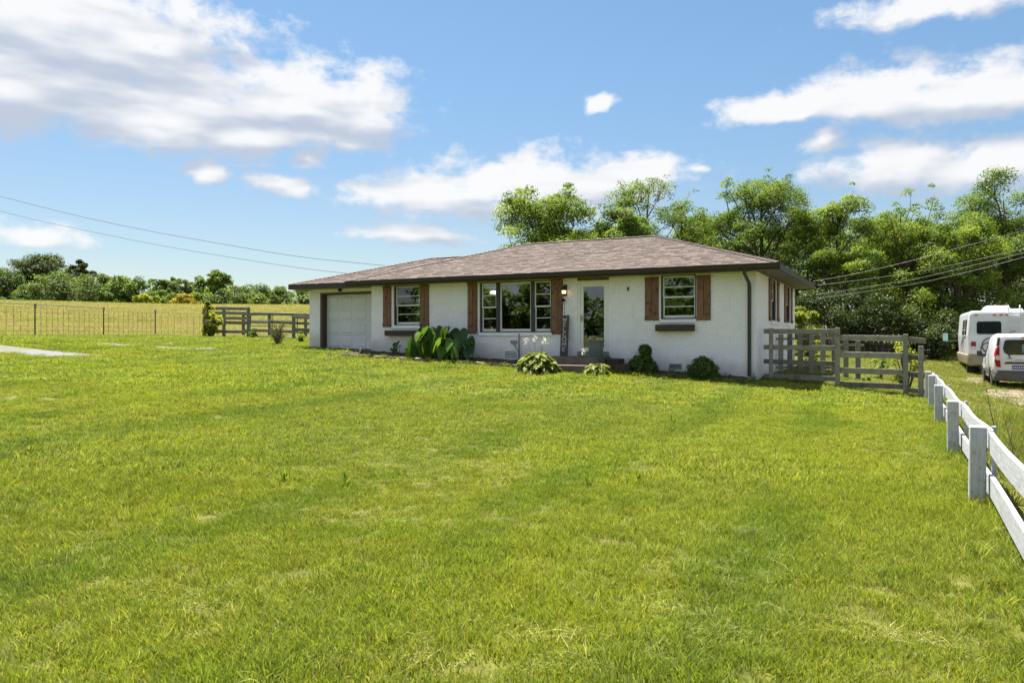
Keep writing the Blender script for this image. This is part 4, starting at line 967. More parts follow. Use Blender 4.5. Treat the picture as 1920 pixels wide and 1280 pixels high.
swoosh([(.55+.95*math.cos(R(a))+.6, 1.35+.42*math.sin(R(a))) for a in range(-60, 130, 12)], .05); swoosh([(3.6-.12*k, 1.35+.035*k) for k in range(16)], .06); swoosh([(3.6-.1*k, 1.22+.02*k*k*.18) for k in range(16)], .04)
q.build('side_decal', M['rv_decal'], rv)
q = MB(); q.bar((-1.13, 5.9, 1.55), (-1.62, 6.0, 1.52), .03, .03); mr = q.build('mirror_arm', M['rim'], rv)
q = MB(); q.box(-1.86, -1.60, 5.98, 6.06, 1.50, 1.94); mh = q.build('mirror_head', M['black_trim'], rv, bevel=.02)
q = MB(); q.box(-1.845, -1.615, 5.968, 5.9785, 1.53, 1.91); q.build('mirror_glass', M['teal'], mh)
for sx in (-1, 1):
    q = MB(); q.box(*sorted((sx*.78, sx*1.12)), .95, .97, .10, .52); q.build('mud_flap', M['tyre'], rv)
for x in (-.95, .95):
    for y in (1.7, 7.2): wheel(rv, x, y, .37, .24)
q = MB(); q.box(-.7, .7, .1, 5.5, .34, .5); q.build('underbody', M['black_trim'], rv)
# two bicycles on the back of the camper
def bicycle(label, x, z, dy, rot):
    p = Matrix.Rotation(A0, 3, 'Z') @ Vector((x, dy, z)); root = thing('bicycle', label, 'bicycle', (rx_+p.x, ry_+p.y, rv.location.z+p.z), A0, 'bicycles on the back of the camper')
    for wx in (0, 1.02):
        q = MB(); n = 28; pts = [(wx+.33*math.cos(2*math.pi*k/n), 0, .33*math.sin(2*math.pi*k/n)) for k in range(n+1)]; q.tube(pts, .024, 6, cap=False); wl = q.build('wheel', M['tyre'], root)
        q = MB()
        for k in range(14): a = 2*math.pi*k/14; q.bar((wx, 0, 0), (wx+.31*math.cos(a), 0, .31*math.sin(a)), .003, .003, up=(0, 1, 0))
        q.build('spokes', M['rim'], wl)
    q = MB()
    for a, b in (((0, 0), (.22, .5)), ((.22, .5), (.30, .62)), ((.2, .42), (.62, .02)), ((.28, .55), (.72, .5)), ((.62, .02), (.75, .56)), ((.72, .5), (1.02, 0)), ((.62, .02), (1.02, 0))): q.tube([(a[0], 0, a[1]), (b[0], 0, b[1])], .016, 6)
    q.build('frame', M['black_iron'], root)
    q = MB(); q.tube([(.24, -.28, .66), (.28, 0, .64), (.24, .02, .66)], .014, 6); q.build('handlebar', M['black_iron'], root)
    q = MB(); q.loft([[(.66, -.07, .58), (.66, .07, .58), (.9, .09, .6), (.9, -.09, .6)], [(.66, -.05, .61), (.66, .05, .61), (.9, .08, .64), (.9, -.08, .64)]]); q.build('saddle', M['black_trim'], root)
    return root
bicycle('higher black bicycle on the back of the camper above the van mirror', -.30, 1.36, -.16, 0); bicycle('lower black bicycle hung nearest on the back of the camper', -.36, 1.17, -.34, 0)
# ------------------------------------------------------------ foliage helpers
def unit(v): return v/np.maximum(np.linalg.norm(v, axis=1, keepdims=True), 1e-6)
def leaf_arrays(P, N, size, rnd, aspect=.55, droop=.15):
    """one folded rhombus per point: 4 verts, 2 triangles"""
    n = len(P); N = unit(N); a = unit(np.cross(N, unit(rnd.normal(size=(n, 3))))); b = np.cross(N, a); s = np.asarray(size).reshape(-1, 1)*np.ones((n, 1))
    tip = P+a*s*.5-N*s*droop; base = P-a*s*.5; l = P+b*s*aspect*.5+N*s*droop*.6; r = P-b*s*aspect*.5+N*s*droop*.6
    V = np.stack([base, l, tip, r], 1).reshape(-1, 3); i = np.arange(n)[:, None]*4
    F = np.concatenate([i+np.array([[0, 2, 1]]), i+np.array([[0, 3, 2]])], 1).reshape(-1, 3)
    return V, F
def clump_points(C, rad, cnt, rnd, flat=.75, hollow=.45):
    """leaf points in ellipsoid clumps; normals lean outward and up"""
    idx = np.repeat(np.arange(len(C)), cnt); n = len(idx)
    d = unit(rnd.normal(size=(n, 3))); d[:, 2] = np.where(d[:, 2] < -.4, -d[:, 2], d[:, 2]); rr = hollow+(1-hollow)*rnd.random((n, 1))**.6
    rr *= rnd.uniform(.75, 1.2, (n, 1))
    P = C[idx]+d*rr*rad[idx][:, None]*np.array([1, 1, flat]); N = d*.7+np.array([0, 0, .55])+rnd.normal(size=(n, 3))*.45
    return P, N, idx
def tree_mesh(seed, H, RX, RZ, zc, nl=9, nsub=5, leaf=.17, per=110, crad=.24, sparse=0., trunk_r=.2, open_top=0, jit=.25):
    """trunk + limbs mesh builder, crown arrays"""
    rnd = np.random.default_rng(seed); b = MB(); C = []; Rr = []
    top = np.array([rnd.normal()*.3, rnd.normal()*.3, zc+RZ*.75])
    pts = [np.array([0, 0, -.2]), np.array([rnd.normal()*.1, rnd.normal()*.1, zc*.35]), np.array([top[0]*.5, top[1]*.5, zc*.75]), top]
    b.tube([tuple(p) for p in pts], [trunk_r*1.25, trunk_r*.9, trunk_r*.6, trunk_r*.12], 8)
    def along(u):
        k = min(int(u*3), 2); f = u*3-k; return pts[k]*(1-f)+pts[k+1]*f
    for i in range(nl):
        u = .32+.6*(i+.5)/nl; st = along(u); az = i*2.4+rnd.uniform(-.4, .4); e = rnd.uniform(-.6, 1.15)+.5*(u-.5)
        dv = np.array([math.cos(az)*math.cos(e), math.sin(az)*math.cos(e), math.sin(e)])
        en = np.array([0, 0, zc])+dv*np.array([RX, RX, RZ])*rnd.uniform(.68, 1.0)
        mid = (st+en)/2+np.array([0, 0, .12*RZ]); r0 = trunk_r*(.55-.3*u)
        b.tube([tuple(st), tuple(mid), tuple(en)], [r0, r0*.6, r0*.15], 5, cap=False)
        C.append(en); Rr.append(1)
        for j in range(nsub):
            f = rnd.uniform(.3, .95); p = st*(1-f)**2+mid*2*f*(1-f)+en*f*f; off = unit(rnd.normal(size=(1, 3)))[0]; off[2] = abs(off[2])*.8+.1
            q = p+off*RX*rnd.uniform(.18, .42)
            b.tube([tuple(p), tuple((p+q)/2+np.array([0, 0, .05])), tuple(q)], [r0*.4, r0*.25, r0*.08], 4, cap=False); C.append(q); Rr.append(rnd.uniform(.6, 1.05))
    for i in range(open_top):      # slender leafy shoots at the top of the crown
        az = rnd.uniform(0, 6.28); r = RX*rnd.uniform(.05, .6); p = np.array([math.cos(az)*r, math.sin(az)*r, zc+RZ*.45]); q = p+np.array([rnd.normal()*.5, rnd.normal()*.5, RZ*rnd.uniform(.3, .58)]); q[2] = min(q[2], H*.99)
        b.tube([tuple(p), tuple((p+q)/2+rnd.normal(size=3)*.1), tuple(q)], [.035, .022, .008], 4, cap=False)
        for f in (.3, .5, .68, .84, 1.0): C.append(p*(1-f)+q*f+rnd.normal(size=3)*.22); Rr.append(rnd.uniform(.3, .5))
    C = np.array(C); Rr = np.array(Rr)*crad*RX*rnd.uniform(1-jit, 1+jit, len(C))
    cnt = np.maximum((per*(Rr/(crad*RX))**2*(1-sparse)).astype(int), 4)
    P, N, idx = clump_points(C, Rr, cnt, rnd)
    sz = leaf*rnd.uniform(.65, 1.3, len(P)); V, F = leaf_arrays(P, N, sz, rnd)
    ct = rnd.uniform(.15, .75, len(C)); t = np.clip(ct[idx]+rnd.normal(size=len(P))*.16, 0, 1)
    return b, V, F, np.repeat(t, 2)
def tree(name, label, cat, x, y, seed, mat, group=None, z=None, **kw):
    root = thing(name, label, cat, (x, y, Gf(x, y) if z is None else z), 0, group)
    b, V, F, t = tree_mesh(seed, **kw); b.build('trunk', M['bark'], root, smooth=True)
    link_mesh('crown', np_mesh('crown', V, F, t), M[mat], root); return root
def ptree(name, label, px, ytop, wpx, Y, seed, mat, group, base=0., zc_f=.6, cat='tree', **kw):
    """a tree seen at photo column px with its top at row ytop and crown wpx wide, Y metres away"""
    x = (px-960)/FPX*Y; g = Gf(x, Y)+base; ztop = EYE+(HORIZON-ytop)/FPX*Y; H = ztop-g; RX = wpx/2/FPX*Y*1.0; zc = H*zc_f; RZ = (H-zc)*.95
    return tree(name, label, cat, x, Y, seed, mat, group, z=g, H=H, RX=RX, RZ=RZ, zc=zc, **kw)
GR = 'trees behind and right of the house'
ptree('broadleaf_tree', 'bushy bright green tree rising behind the middle of the roof', 1022, 345, 235, 40, 1, 'leaf_bright', GR, zc_f=.62, nl=11, nsub=6, leaf=0.129, per=384, trunk_r=.22, open_top=5)
ptree('broadleaf_tree', 'compact dark green tree directly behind the roof ridge', 1168, 368, 105, 39, 2, 'leaf_mid', GR, zc_f=.68, nl=9, nsub=5, leaf=0.125, per=499, crad=0.381, trunk_r=.18)
ptree('broadleaf_tree', 'tall thin topped tree with sparse leaves against the cloud above the ridge', 1195, 322, 180, 45, 3, 'leaf_mid', GR, zc_f=.66, nl=10, nsub=4, leaf=0.109, per=163, crad=0.224, trunk_r=.15, open_top=9)
ptree('broadleaf_tree', 'airy light green tree with see through crown above the right roof slope', 1282, 362, 135, 47, 4, 'leaf_mid', GR, zc_f=.6, nl=12, nsub=6, leaf=0.109, per=163, crad=0.246, trunk_r=.14, open_top=4)
ptree('broadleaf_tree', 'largest fine leaved tree standing over the right end of the roof', 1430, 322, 225, 48, 5, 'leaf_mid', GR, zc_f=.58, nl=17, nsub=8, leaf=0.117, per=355, crad=0.213, trunk_r=.24, open_top=6)
ptree('broadleaf_tree', 'yellowish green tree leaning beyond the right corner of the eaves', 1568, 362, 165, 45, 6, 'leaf_bright', GR, zc_f=.58, nl=14, nsub=7, leaf=0.121, per=364, crad=0.258, trunk_r=.18, open_top=3)
ptree('broadleaf_tree', 'tree with a feathery tip standing above the board fence', 1690, 352, 175, 46, 7, 'leaf_bright', GR, zc_f=.5, nl=15, nsub=7, leaf=0.121, per=345, crad=0.246, trunk_r=.18, open_top=4)
ptree('broadleaf_tree', 'low bright tree in front of the dark tree left of the camper', 1800, 402, 190, 44, 8, 'leaf_bright', GR, zc_f=.55, nl=15, nsub=7, leaf=0.121, per=364, crad=0.258, trunk_r=.2)
ptree('broadleaf_tree', 'tall deep green tree rising above the camper', 1890, 338, 215, 49, 9, 'leaf_mid', GR, zc_f=.6, nl=15, nsub=7, leaf=0.140, per=384, crad=0.269, trunk_r=.26)
ptree('broadleaf_tree', 'leafy green tree at the far right edge beyond the camper', 2040, 372, 230, 50, 10, 'leaf_mid', GR, zc_f=.58, nl=12, nsub=6, leaf=0.172, per=249, crad=0.269, trunk_r=.24)
for k, (px, yt, wp, Y, lab) in enumerate([(1340, 425, 200, 53, 'shaded filler tree behind the airy tree'), (1500, 430, 210, 54, 'shaded filler tree behind the largest tree'), (1630, 440, 210, 54, 'shaded filler tree behind the feathery tipped tree'), (1760, 440, 220, 54, 'shaded filler tree behind the low bright tree'), (1900, 430, 240, 56, 'shaded filler tree behind the camper'), (1075, 430, 200, 50, 'shaded filler tree low behind the roof')]):
    lab = ['dark crowned tree in the gap behind the airy see through tree', 'dark crowned tree filling the gap behind the largest fine leaved tree', 'dark crowned tree filling the gap behind the feathery tipped tree', 'dark crowned tree filling the gap behind the low bright tree', 'dark crowned tree deep behind the camper roof', 'dark crowned tree low behind the middle of the roof'][k]
    ptree('broadleaf_tree', lab, px, yt-18, wp, Y, 30+k, 'leaf_mid', GR, zc_f=.48, nl=15, nsub=7, leaf=.17, per=220, crad=.26, trunk_r=.2)
# understorey shrubs in front of the trees
def bush(name, label, px, ytop, wpx, Y, seed, mat, group=None, n=16, per=130, leaf=.13, cat='shrub', base=-.05, stems=True, flat=.85):
    x = (px-960)/FPX*Y; g = Gf(x, Y)+base; H = EYE+(HORIZON-ytop)/FPX*Y-g; RX = wpx/2/FPX*Y
    root = thing(name, label, cat, (x, Y, g), 0, group); rnd = np.random.default_rng(seed); C = []; Rr = []; b = MB()
    for i in range(n):
        az = rnd.uniform(0, 6.28); rr = RX*.72*math.sqrt(rnd.random()); c = np.array([rr*math.cos(az), rr*math.sin(az)*.8, H*rnd.uniform(.12, .80)*(1-.35*(rr/RX)**2)]); C.append(c); Rr.append(rnd.uniform(.24, .44)*min(RX, H*.75))
        if stems: b.tube([(c[0]*.15, c[1]*.15, 0), (c[0]*.6, c[1]*.6, c[2]*.6), tuple(c)], [.03*H/3+.008, .02*H/3+.006, .006], 4, cap=False)
    C = np.array(C); Rr = np.array(Rr); P, N, idx = clump_points(C, Rr, np.full(n, per), rnd, flat=flat); P[:, 2] = np.maximum(P[:, 2], .02)
    V, F = leaf_arrays(P, N, leaf*rnd.uniform(.6, 1.3, len(P)), rnd); ct = rnd.uniform(.1, .8, n); t = np.clip(ct[idx]+rnd.normal(size=len(P))*.15, 0, 1)
    if stems: b.build('stem', M['bark'], root)
    link_mesh('foliage', np_mesh('foliage', V, F, np.repeat(t, 2)), M[mat], root); return root
GS = 'shrubs under the trees on the right'
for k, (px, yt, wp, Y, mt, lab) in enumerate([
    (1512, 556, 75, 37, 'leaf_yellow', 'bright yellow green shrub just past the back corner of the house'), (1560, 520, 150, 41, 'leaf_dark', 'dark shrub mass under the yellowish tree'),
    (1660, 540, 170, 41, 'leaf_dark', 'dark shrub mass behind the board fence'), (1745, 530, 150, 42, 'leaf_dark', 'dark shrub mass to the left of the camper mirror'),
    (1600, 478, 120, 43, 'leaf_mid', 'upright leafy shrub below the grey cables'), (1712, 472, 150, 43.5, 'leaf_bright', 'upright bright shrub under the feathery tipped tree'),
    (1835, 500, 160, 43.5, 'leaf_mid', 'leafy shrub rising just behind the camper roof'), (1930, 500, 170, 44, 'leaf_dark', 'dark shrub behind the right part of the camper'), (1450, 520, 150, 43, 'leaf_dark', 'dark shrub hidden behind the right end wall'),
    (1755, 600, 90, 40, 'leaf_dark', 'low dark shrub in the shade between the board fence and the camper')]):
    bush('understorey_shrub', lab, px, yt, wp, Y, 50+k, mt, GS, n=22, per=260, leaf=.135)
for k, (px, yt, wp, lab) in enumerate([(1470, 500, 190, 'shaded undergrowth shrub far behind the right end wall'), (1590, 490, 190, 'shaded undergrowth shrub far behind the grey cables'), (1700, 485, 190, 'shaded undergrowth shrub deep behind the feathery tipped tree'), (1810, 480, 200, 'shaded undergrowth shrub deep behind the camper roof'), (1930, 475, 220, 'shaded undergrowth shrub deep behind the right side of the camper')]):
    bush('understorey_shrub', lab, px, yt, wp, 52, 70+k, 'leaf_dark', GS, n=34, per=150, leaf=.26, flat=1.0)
bush('leafy_sapling', 'pale yellow green leafy sapling behind the right end of the board fence', 1700, 606, 62, 21.2, 71, 'leaf_yellow', n=15, per=55, leaf=.085, flat=1.2)
bush('garden_shrub', 'small light green shrub seen through the board fence rails', 1650, 652, 44, 24.5, 72, 'leaf_bright', n=10, per=90, leaf=.07)
bush('garden_shrub', 'small light leafy shrub glimpsed between the picket boards', 1520, 640, 62, 27, 73, 'leaf_yellow', n=10, per=90, leaf=.08)
bush('garden_shrub', 'low green weed clump at the foot of the dark picket posts', 1622, 700, 22, 22.6, 74, 'leaf_mid', n=6, per=40, leaf=.06, stems=False)
# ------------------------------------------------------------ trees beyond the meadow
GL = 'trees beyond the meadow on the left'
for k, (px, yt, wp, Y, mt, zf, lab, kw) in enumerate([
    (78, 475, 112, 150, 'leaf_dark', .6, 'large dark round topped tree behind the lighter hedge tree', dict(crad=.34, per=210)),
    (40, 500, 40, 146, 'leaf_dark', .6, 'thin dark tree beside the large dark round topped tree', dict(sparse=.4)),
    (152, 484, 50, 152, 'leaf_dark', .7, 'thin dark treetop rising behind the broad dome tree', dict(sparse=.45, crad=.2)),
    (205, 515, 60, 132, 'leaf_far', .55, 'small green tree right of the broad light green dome tree', {}),
    (306, 519, 56, 138, 'leaf_far', .52, 'narrow green tree left of the golden bush', {}),
    (345, 520, 70, 145, 'leaf_far', .56, 'wispy thin crowned tree behind the golden bush', dict(sparse=.45, crad=.18)),
    (378, 535, 46, 138, 'leaf_far', .5, 'small dull green tree between the wispy tree and the tall one', {}),
    (405, 506, 72, 132, 'leaf_mid', .56, 'tall tree with an uneven crown rising over the sapling', dict(crad=.24, nl=14)),
    (445, 536, 60, 165, 'leaf_far', .6, 'distant round tree right of the tall uneven tree', {}),
    (490, 534, 70, 178, 'leaf_far', .6, 'distant loose tree above the paddock fence', dict(sparse=.2)),
    (528, 538, 56, 178, 'leaf_mid', .6, 'distant dark tree above the tube gate', {}),
    (572, 543, 66, 185, 'leaf_mid', .6, 'distant dark tree next to the garage eave', {}),
    (615, 545, 70, 185, 'leaf_mid', .6, 'distant tree mostly hidden behind the garage', {}),
    (-60, 495, 110, 130, 'leaf_mid', .55, 'green tree just outside the left edge', {})]):
    a = dict(nl=15, nsub=6, leaf=.42, per=105, crad=.30, trunk_r=.25); a.update(kw)
    ptree('meadow_tree', lab, px, yt, wp, Y, 100+k, mt, GL, zc_f=zf-.06, **a)
bush('meadow_tree', 'broad light green dome shaped tree in the middle of the left tree line', 130, 505, 172, 118, 190, 'leaf_far', GL, n=60, per=130, leaf=.42, cat='tree', base=-.6)
bush('meadow_tree', 'tall green tree at the left edge of the picture', 2, 488, 100, 124, 191, 'leaf_far', GL, n=46, per=130, leaf=.42, cat='tree', base=-.6)
bush('meadow_tree', 'full dark green tree with rounded outline right of the broad dome tree', 243, 506, 88, 123, 192, 'leaf_mid', GL, n=40, per=130, leaf=.42, cat='tree', base=-.6)
GB = 'bushes along the far side of the meadow'
for k, (px, yt, wp, Y, mt, lab) in enumerate([
    (20, 556, 60, 117, 'leaf_far', 'rounded light green bush at the far left of the hedge line'), (62, 530, 80, 119, 'leaf_far', 'leafy bush in front of the large dark tree'), (40, 530, 80, 124, 'leaf_mid', 'dark bush filling the gap at the left end of the hedge line'),
    (198, 538, 80, 120, 'leaf_mid', 'dark bush under the right side of the broad tree'), (275, 548, 60, 119, 'leaf_yellow', 'yellow green bush under the full dark tree'), (306, 538, 70, 124, 'leaf_mid', 'dark green bush left of the golden bush'),
    (343, 549, 50, 121, 'leaf_gold', 'golden yellow bush standing out in the far hedge line'), (366, 564, 26, 119, 'leaf_gold', 'low golden brown bush beside the golden yellow one'), (382, 542, 60, 126, 'leaf_mid', 'dark bush below the small dull green tree'),
    (412, 540, 66, 122, 'leaf_far', 'grey green bush behind the sapling on the fence'), (452, 548, 56, 121, 'leaf_far', 'pale bush at the foot of the tall uneven tree'), (490, 545, 70, 125, 'leaf_mid', 'dark rounded bush above the paddock fence'),
    (528, 550, 66, 124, 'leaf_far', 'green bush above the left half of the tube gate'), (562, 552, 66, 122, 'leaf_far', 'light green bush above the right half of the tube gate'), (604, 548, 70, 124, 'leaf_mid', 'bush disappearing behind the garage wall'), (120, 560, 150, 118.5, 'leaf_mid', 'low wide dark bush under the broad dome shaped tree')]):
    bush('hedge_bush', lab, px, yt, wp, Y, 150+k, mt, GB, n=24, per=120, leaf=.40, base=-.4)
# a far wood that reads as one mass, beyond the meadow and round the horizon; and the trees across the road the windows mirror
def wood(name, spans, seed, mat, leaf, per, label=None):
    rnd = np.random.default_rng(seed); C = []; Rr = []
    for (x0, y0, x1, y1, h, n) in spans:
        for i in range(n):
            u = rnd.random(); x = x0+(x1-x0)*u+rnd.normal()*2; y = y0+(y1-y0)*u+rnd.normal()*3; hh = h*(.75+.3*math.sin(u*23+x0)+.2*rnd.random()); r = rnd.uniform(.12, .26)*h
            C.append((x, y, Gf(x, y)+max(hh-r, .2)*rnd.uniform(.1, 1))); Rr.append(r)
    C = np.array(C); Rr = np.array(Rr); P, N, idx = clump_points(C, Rr, np.full(len(C), per), rnd)
    V, F = leaf_arrays(P, N, leaf*rnd.uniform(.6, 1.4, len(P)), rnd, .7); ct = rnd.uniform(.1, .8, len(C))
    o = link_mesh(name, np_mesh(name, V, F, np.repeat(np.clip(ct[idx]+rnd.normal(size=len(P))*.12, 0, 1), 2)), M[mat]); return tag(o, label, 'wood', None, 'stuff')
wood('distant_wood', [(-190, 205, -20, 235, 13, 240), (-20, 235, 120, 200, 13, 130)], 5, 'leaf_far', 1.0, 60, 'continuous belt of distant woodland along the horizon behind the meadow trees')
wood('roadside_trees', [(-120, 6, -92, -58, 12, 260), (-92, -58, -20, -100, 12, 320), (-20, -100, 70, -95, 8, 90)], 6, 'leaf_mid', .9, 85, 'dense green roadside trees mirrored in the window panes')

# ------------------------------------------------------------ plants by the house
HEART = [(0, 0), (.09, -.13), (.22, -.19), (.37, -.14), (.47, .0), (.49, .17), (.44, .38), (.32, .61), (.16, .83), (0, 1)]
OVAL = [(0, 0), (.12, -.03), (.28, .0), (.42, .12), (.49, .30), (.48, .48), (.40, .66), (.26, .83), (.11, .95), (0, 1.04)]
def leaf_blade(L, Wd, cup=.18, heart=True, bend=.5):
    """broad leaf along +y: a midrib, a half-way line and the outline on each side"""
    out = HEART if heart else OVAL; vs = []; fs = []
    def z(x, y): return cup*abs(x)*(1-.4*max(y/L, 0))-bend*L*max(y/L, 0)**2*.45+.02*L*math.sin(y/L*9)*abs(x)/Wd
    rib = [(0, max(y, 0)*.96*L) for x, y in out]
    for sg in (-1, 1):
        base = len(vs)
        for i, (x, y) in enumerate(out):
            X, Y_ = sg*x*Wd, y*L; rx, ry = rib[i]
            for k in (0, .55, 1): xx = X*k; yy = ry+(Y_-ry)*k; vs.append((xx, yy, z(xx, yy)-(.012*L if k == 0 else 0)))
        for i in range(len(out)-1):
            for k in range(2): a = base+3*i+k; fs.append((a, a+1, a+4, a+3) if sg > 0 else (a, a+3, a+4, a+1))
    return vs, fs
def leaf_obj_meshes(name, mat, count, L, Wd, **kw):
    out = []
    for q in range(count):
        vs, fs = leaf_blade(L, Wd, **kw); me = np_mesh(name, vs, fs, np.clip(np.full(len(fs), .15+.7*q/max(count-1, 1)), 0, 1), smooth=True); me.materials.append(mat); out.append(me)
    return out
def place_leaf(me, name, root, p, az, pitch, roll, sc_):
    o = bpy.data.objects.new(name, me); COL.objects.link(o); o.parent = root; o.location = p
    o.rotation_euler = (Matrix.Rotation(az, 3, 'Z') @ Matrix.Rotation(pitch, 3, 'X') @ Matrix.Rotation(roll, 3, 'Y')).to_euler(); o.scale = (sc_, sc_, sc_); return o
# elephant ears: petiole up and out, blade hanging
x, y = W2(-9.75, -.75)
ee = thing('elephant_ear_plant', 'big clump of elephant ears with large drooping heart shaped leaves against the wall', 'plant', (x, y, Gf(x, y)), A0)
ear = leaf_obj_meshes('leaf', M['leaf_ear'], 5, .56, .46, heart=True, bend=.35, cup=.15)
q = MB(); rnd = random.Random(4)
for i in range(58):
    sx = rnd.uniform(-1.0, .95); ty_ = rnd.uniform(-.42, .42); h = (rnd.uniform(.35, 1.08) if abs(sx) < .75 else rnd.uniform(.3, .75))*(1-.12*abs(sx)); az = rnd.uniform(-1.9, 1.9)+math.pi
    bx_, by_ = sx*.7, ty_*.5; px_, py_ = bx_+.25*sx-.15*math.sin(az), ty_-.15
    q.tube([(bx_, by_, 0), ((bx_+px_)/2, (by_+py_)/2, h*.6), (px_, py_, h)], [.022, .016, .010], 5, cap=False)
    place_leaf(rnd.choice(ear), 'leaf', ee, (px_, py_, h), az, rnd.uniform(-1.35, -.7), rnd.uniform(-.35, .35), rnd.uniform(.65, 1.1))
for sx, h, az in ((1.18, .62, 4.2), (1.3, .45, 4.6), (1.22, .32, 3.6), (1.35, .7, 5.0)):
    q.tube([(.95, 0, 0), (1.05, -.05, h*.6), (sx, -.1, h)], [.02, .015, .01], 5, cap=False); place_leaf(ear[0], 'leaf', ee, (sx, -.1, h), az, -1.1, .3, .62)
q.build('stalk', M['stem'], ee)
x, y = W2(-11.45, -.45); e2 = thing('elephant_ear_plant', 'small single stemmed elephant ear seedling left of the big clump', 'plant', (x, y, Gf(x, y)), A0); q = MB()
for sx, h, az, k in ((-.05, .42, 3.6, .62), (.1, .3, 2.6, .45), (-.2, .22, 4.3, .5)):
    q.tube([(0, 0, 0), (sx*.6, -.02, h*.6), (sx, -.04, h)], [.012, .009, .006], 5, cap=False); place_leaf(ear[2], 'leaf', e2, (sx, -.04, h), az, -.5, .4, k)
q.build('stalk', M['stem'], e2)
# hostas
hos = leaf_obj_meshes('leaf', M['leaf_hosta'], 5, .235, .15, heart=False, bend=.8, cup=.3)
def hosta(label, s, t, rad, hgt, n, seed, stalks):
    x, y = W2(s, t); root = thing('hosta', label, 'plant', (x, y, Gf(x, y)+.0), A0, None); rnd = random.Random(seed)
    for i in range(n):
        u = (i+.5)/n; az = i*2.39996+rnd.uniform(-.3, .3); el_ = math.asin(u)*rnd.uniform(.85, 1.05); rr = rad*math.cos(el_)*rnd.uniform(.8, 1.0)*.8; zz = hgt*math.sin(el_)*rnd.uniform(.85, 1.05)+.03
        a = az-math.pi/2
        place_leaf(rnd.choice(hos), 'leaf', root, (rr*math.cos(az), rr*math.sin(az), zz), a, rnd.uniform(-.35, .35)-.35*(1-u), rnd.uniform(-.4, .4), rnd.uniform(.75, 1.15)*rad/.62)
    q = MB()
    for i in range(int(n*.5)): az = i*2.4; q.tube([(0, 0, 0), (.3*rad*math.cos(az), .3*rad*math.sin(az), hgt*.4), (.7*rad*math.cos(az), .7*rad*math.sin(az), hgt*.55)], [.008, .006, .004], 4, cap=False)
    q.build('stalk', M['stem'], root)
    for dx, dy, L, bendx in stalks:
        q = MB(); q.tube([(dx*.3, dy*.3, .1), (dx*.8, dy*.8, hgt+L*.5), (dx+bendx, dy, hgt+L)], [.006, .005, .003], 4, cap=False); fs_ = q.build('flower_stalk', M['stem'], root)
        n_ = 26; r2 = np.random.default_rng(int(abs(dx)*100)+seed); P = np.stack([dx+bendx*(.75+.25*r2.random(n_))+r2.normal(size=n_)*.035, dy+r2.normal(size=n_)*.035, hgt+L*r2.uniform(.62, 1.02, n_)], 1)
        V, F = leaf_arrays(P, r2.normal(size=(n_, 3)), np.full(n_, .055), r2, .5); link_mesh('flower', np_mesh('flower', V, F, np.full(2*n_, .7)), M['petal'], fs_)
hosta('rounded yellow green hosta mound with pale flower stalks beside the porch step', -5.52, -2.1, .62, .55, 250, 3, [(-.36, .1, .42, -.05), (-.12, .05, .50, .02), (.12, .1, .40, .04), (.2, .0, .46, .06)])
hosta('small loose hosta with one bent flower stalk in front of the porch steps', -3.98, -1.5, .42, .30, 70, 5, [(-.28, 0, .42, -.16)])
def boxwood(label, s, t, balls, seed):
    x, y = W2(s, t); root = thing('boxwood_shrub', label, 'shrub', (x, y, Gf(x, y)-.03), A0); rnd = np.random.default_rng(seed); Ps = []; Ns = []
    for cx_, cz, r, n in balls:
        d = unit(rnd.normal(size=(n, 3))); rr = r*(.72+.34*rnd.random((n, 1)))*(1+.22*np.sin(d[:, :1]*7+cz*5+d[:, 1:2]*4)*np.sin(d[:, 2:]*6+cx_*9)); P = np.array([cx_, 0, cz])+d*rr+rnd.normal(size=(n, 3))*.025; Ps.append(P); Ns.append(d+rnd.normal(size=(n, 3))*.5)
    P = np.concatenate(Ps); N = np.concatenate(Ns); k = P[:, 2] > .0; P = P[k]; N = N[k]
    V, F = leaf_arrays(P, N, .07*rnd.uniform(.6, 1.4, len(P)), rnd, .6); link_mesh('foliage', np_mesh('foliage', V, F, np.repeat(np.clip(rnd.normal(.45, .2, len(P)), 0, 1), 2)), M['leaf_box'], root)
    q = MB()
    for cx_, cz, r, n in balls: q.tube([(0, 0, 0), (cx_*.5, 0, cz*.5), (cx_, 0, cz+r*.5)], [.025, .02, .008], 5)
    q.build('stem', M['bark'], root)
boxwood('dark green clipped shrub with a small ball on top right of the front door', -2.98, -.55, [(-.08, .2, .31, 2300), (-.36, .1, .2, 800), (.08, .44, .16, 800), (.07, .67, .15, 1000), (.2, .16, .23, 800)], 3)
boxwood('dark green rounded shrub with a twiggy top near the right end of the wall', -1.29, -.62, [(0, .22, .33, 2800), (-.16, .18, .25, 1100), (.18, .18, .25, 1100), (.02, .46, .15, 650), (-.1, .43, .12, 350)], 4)
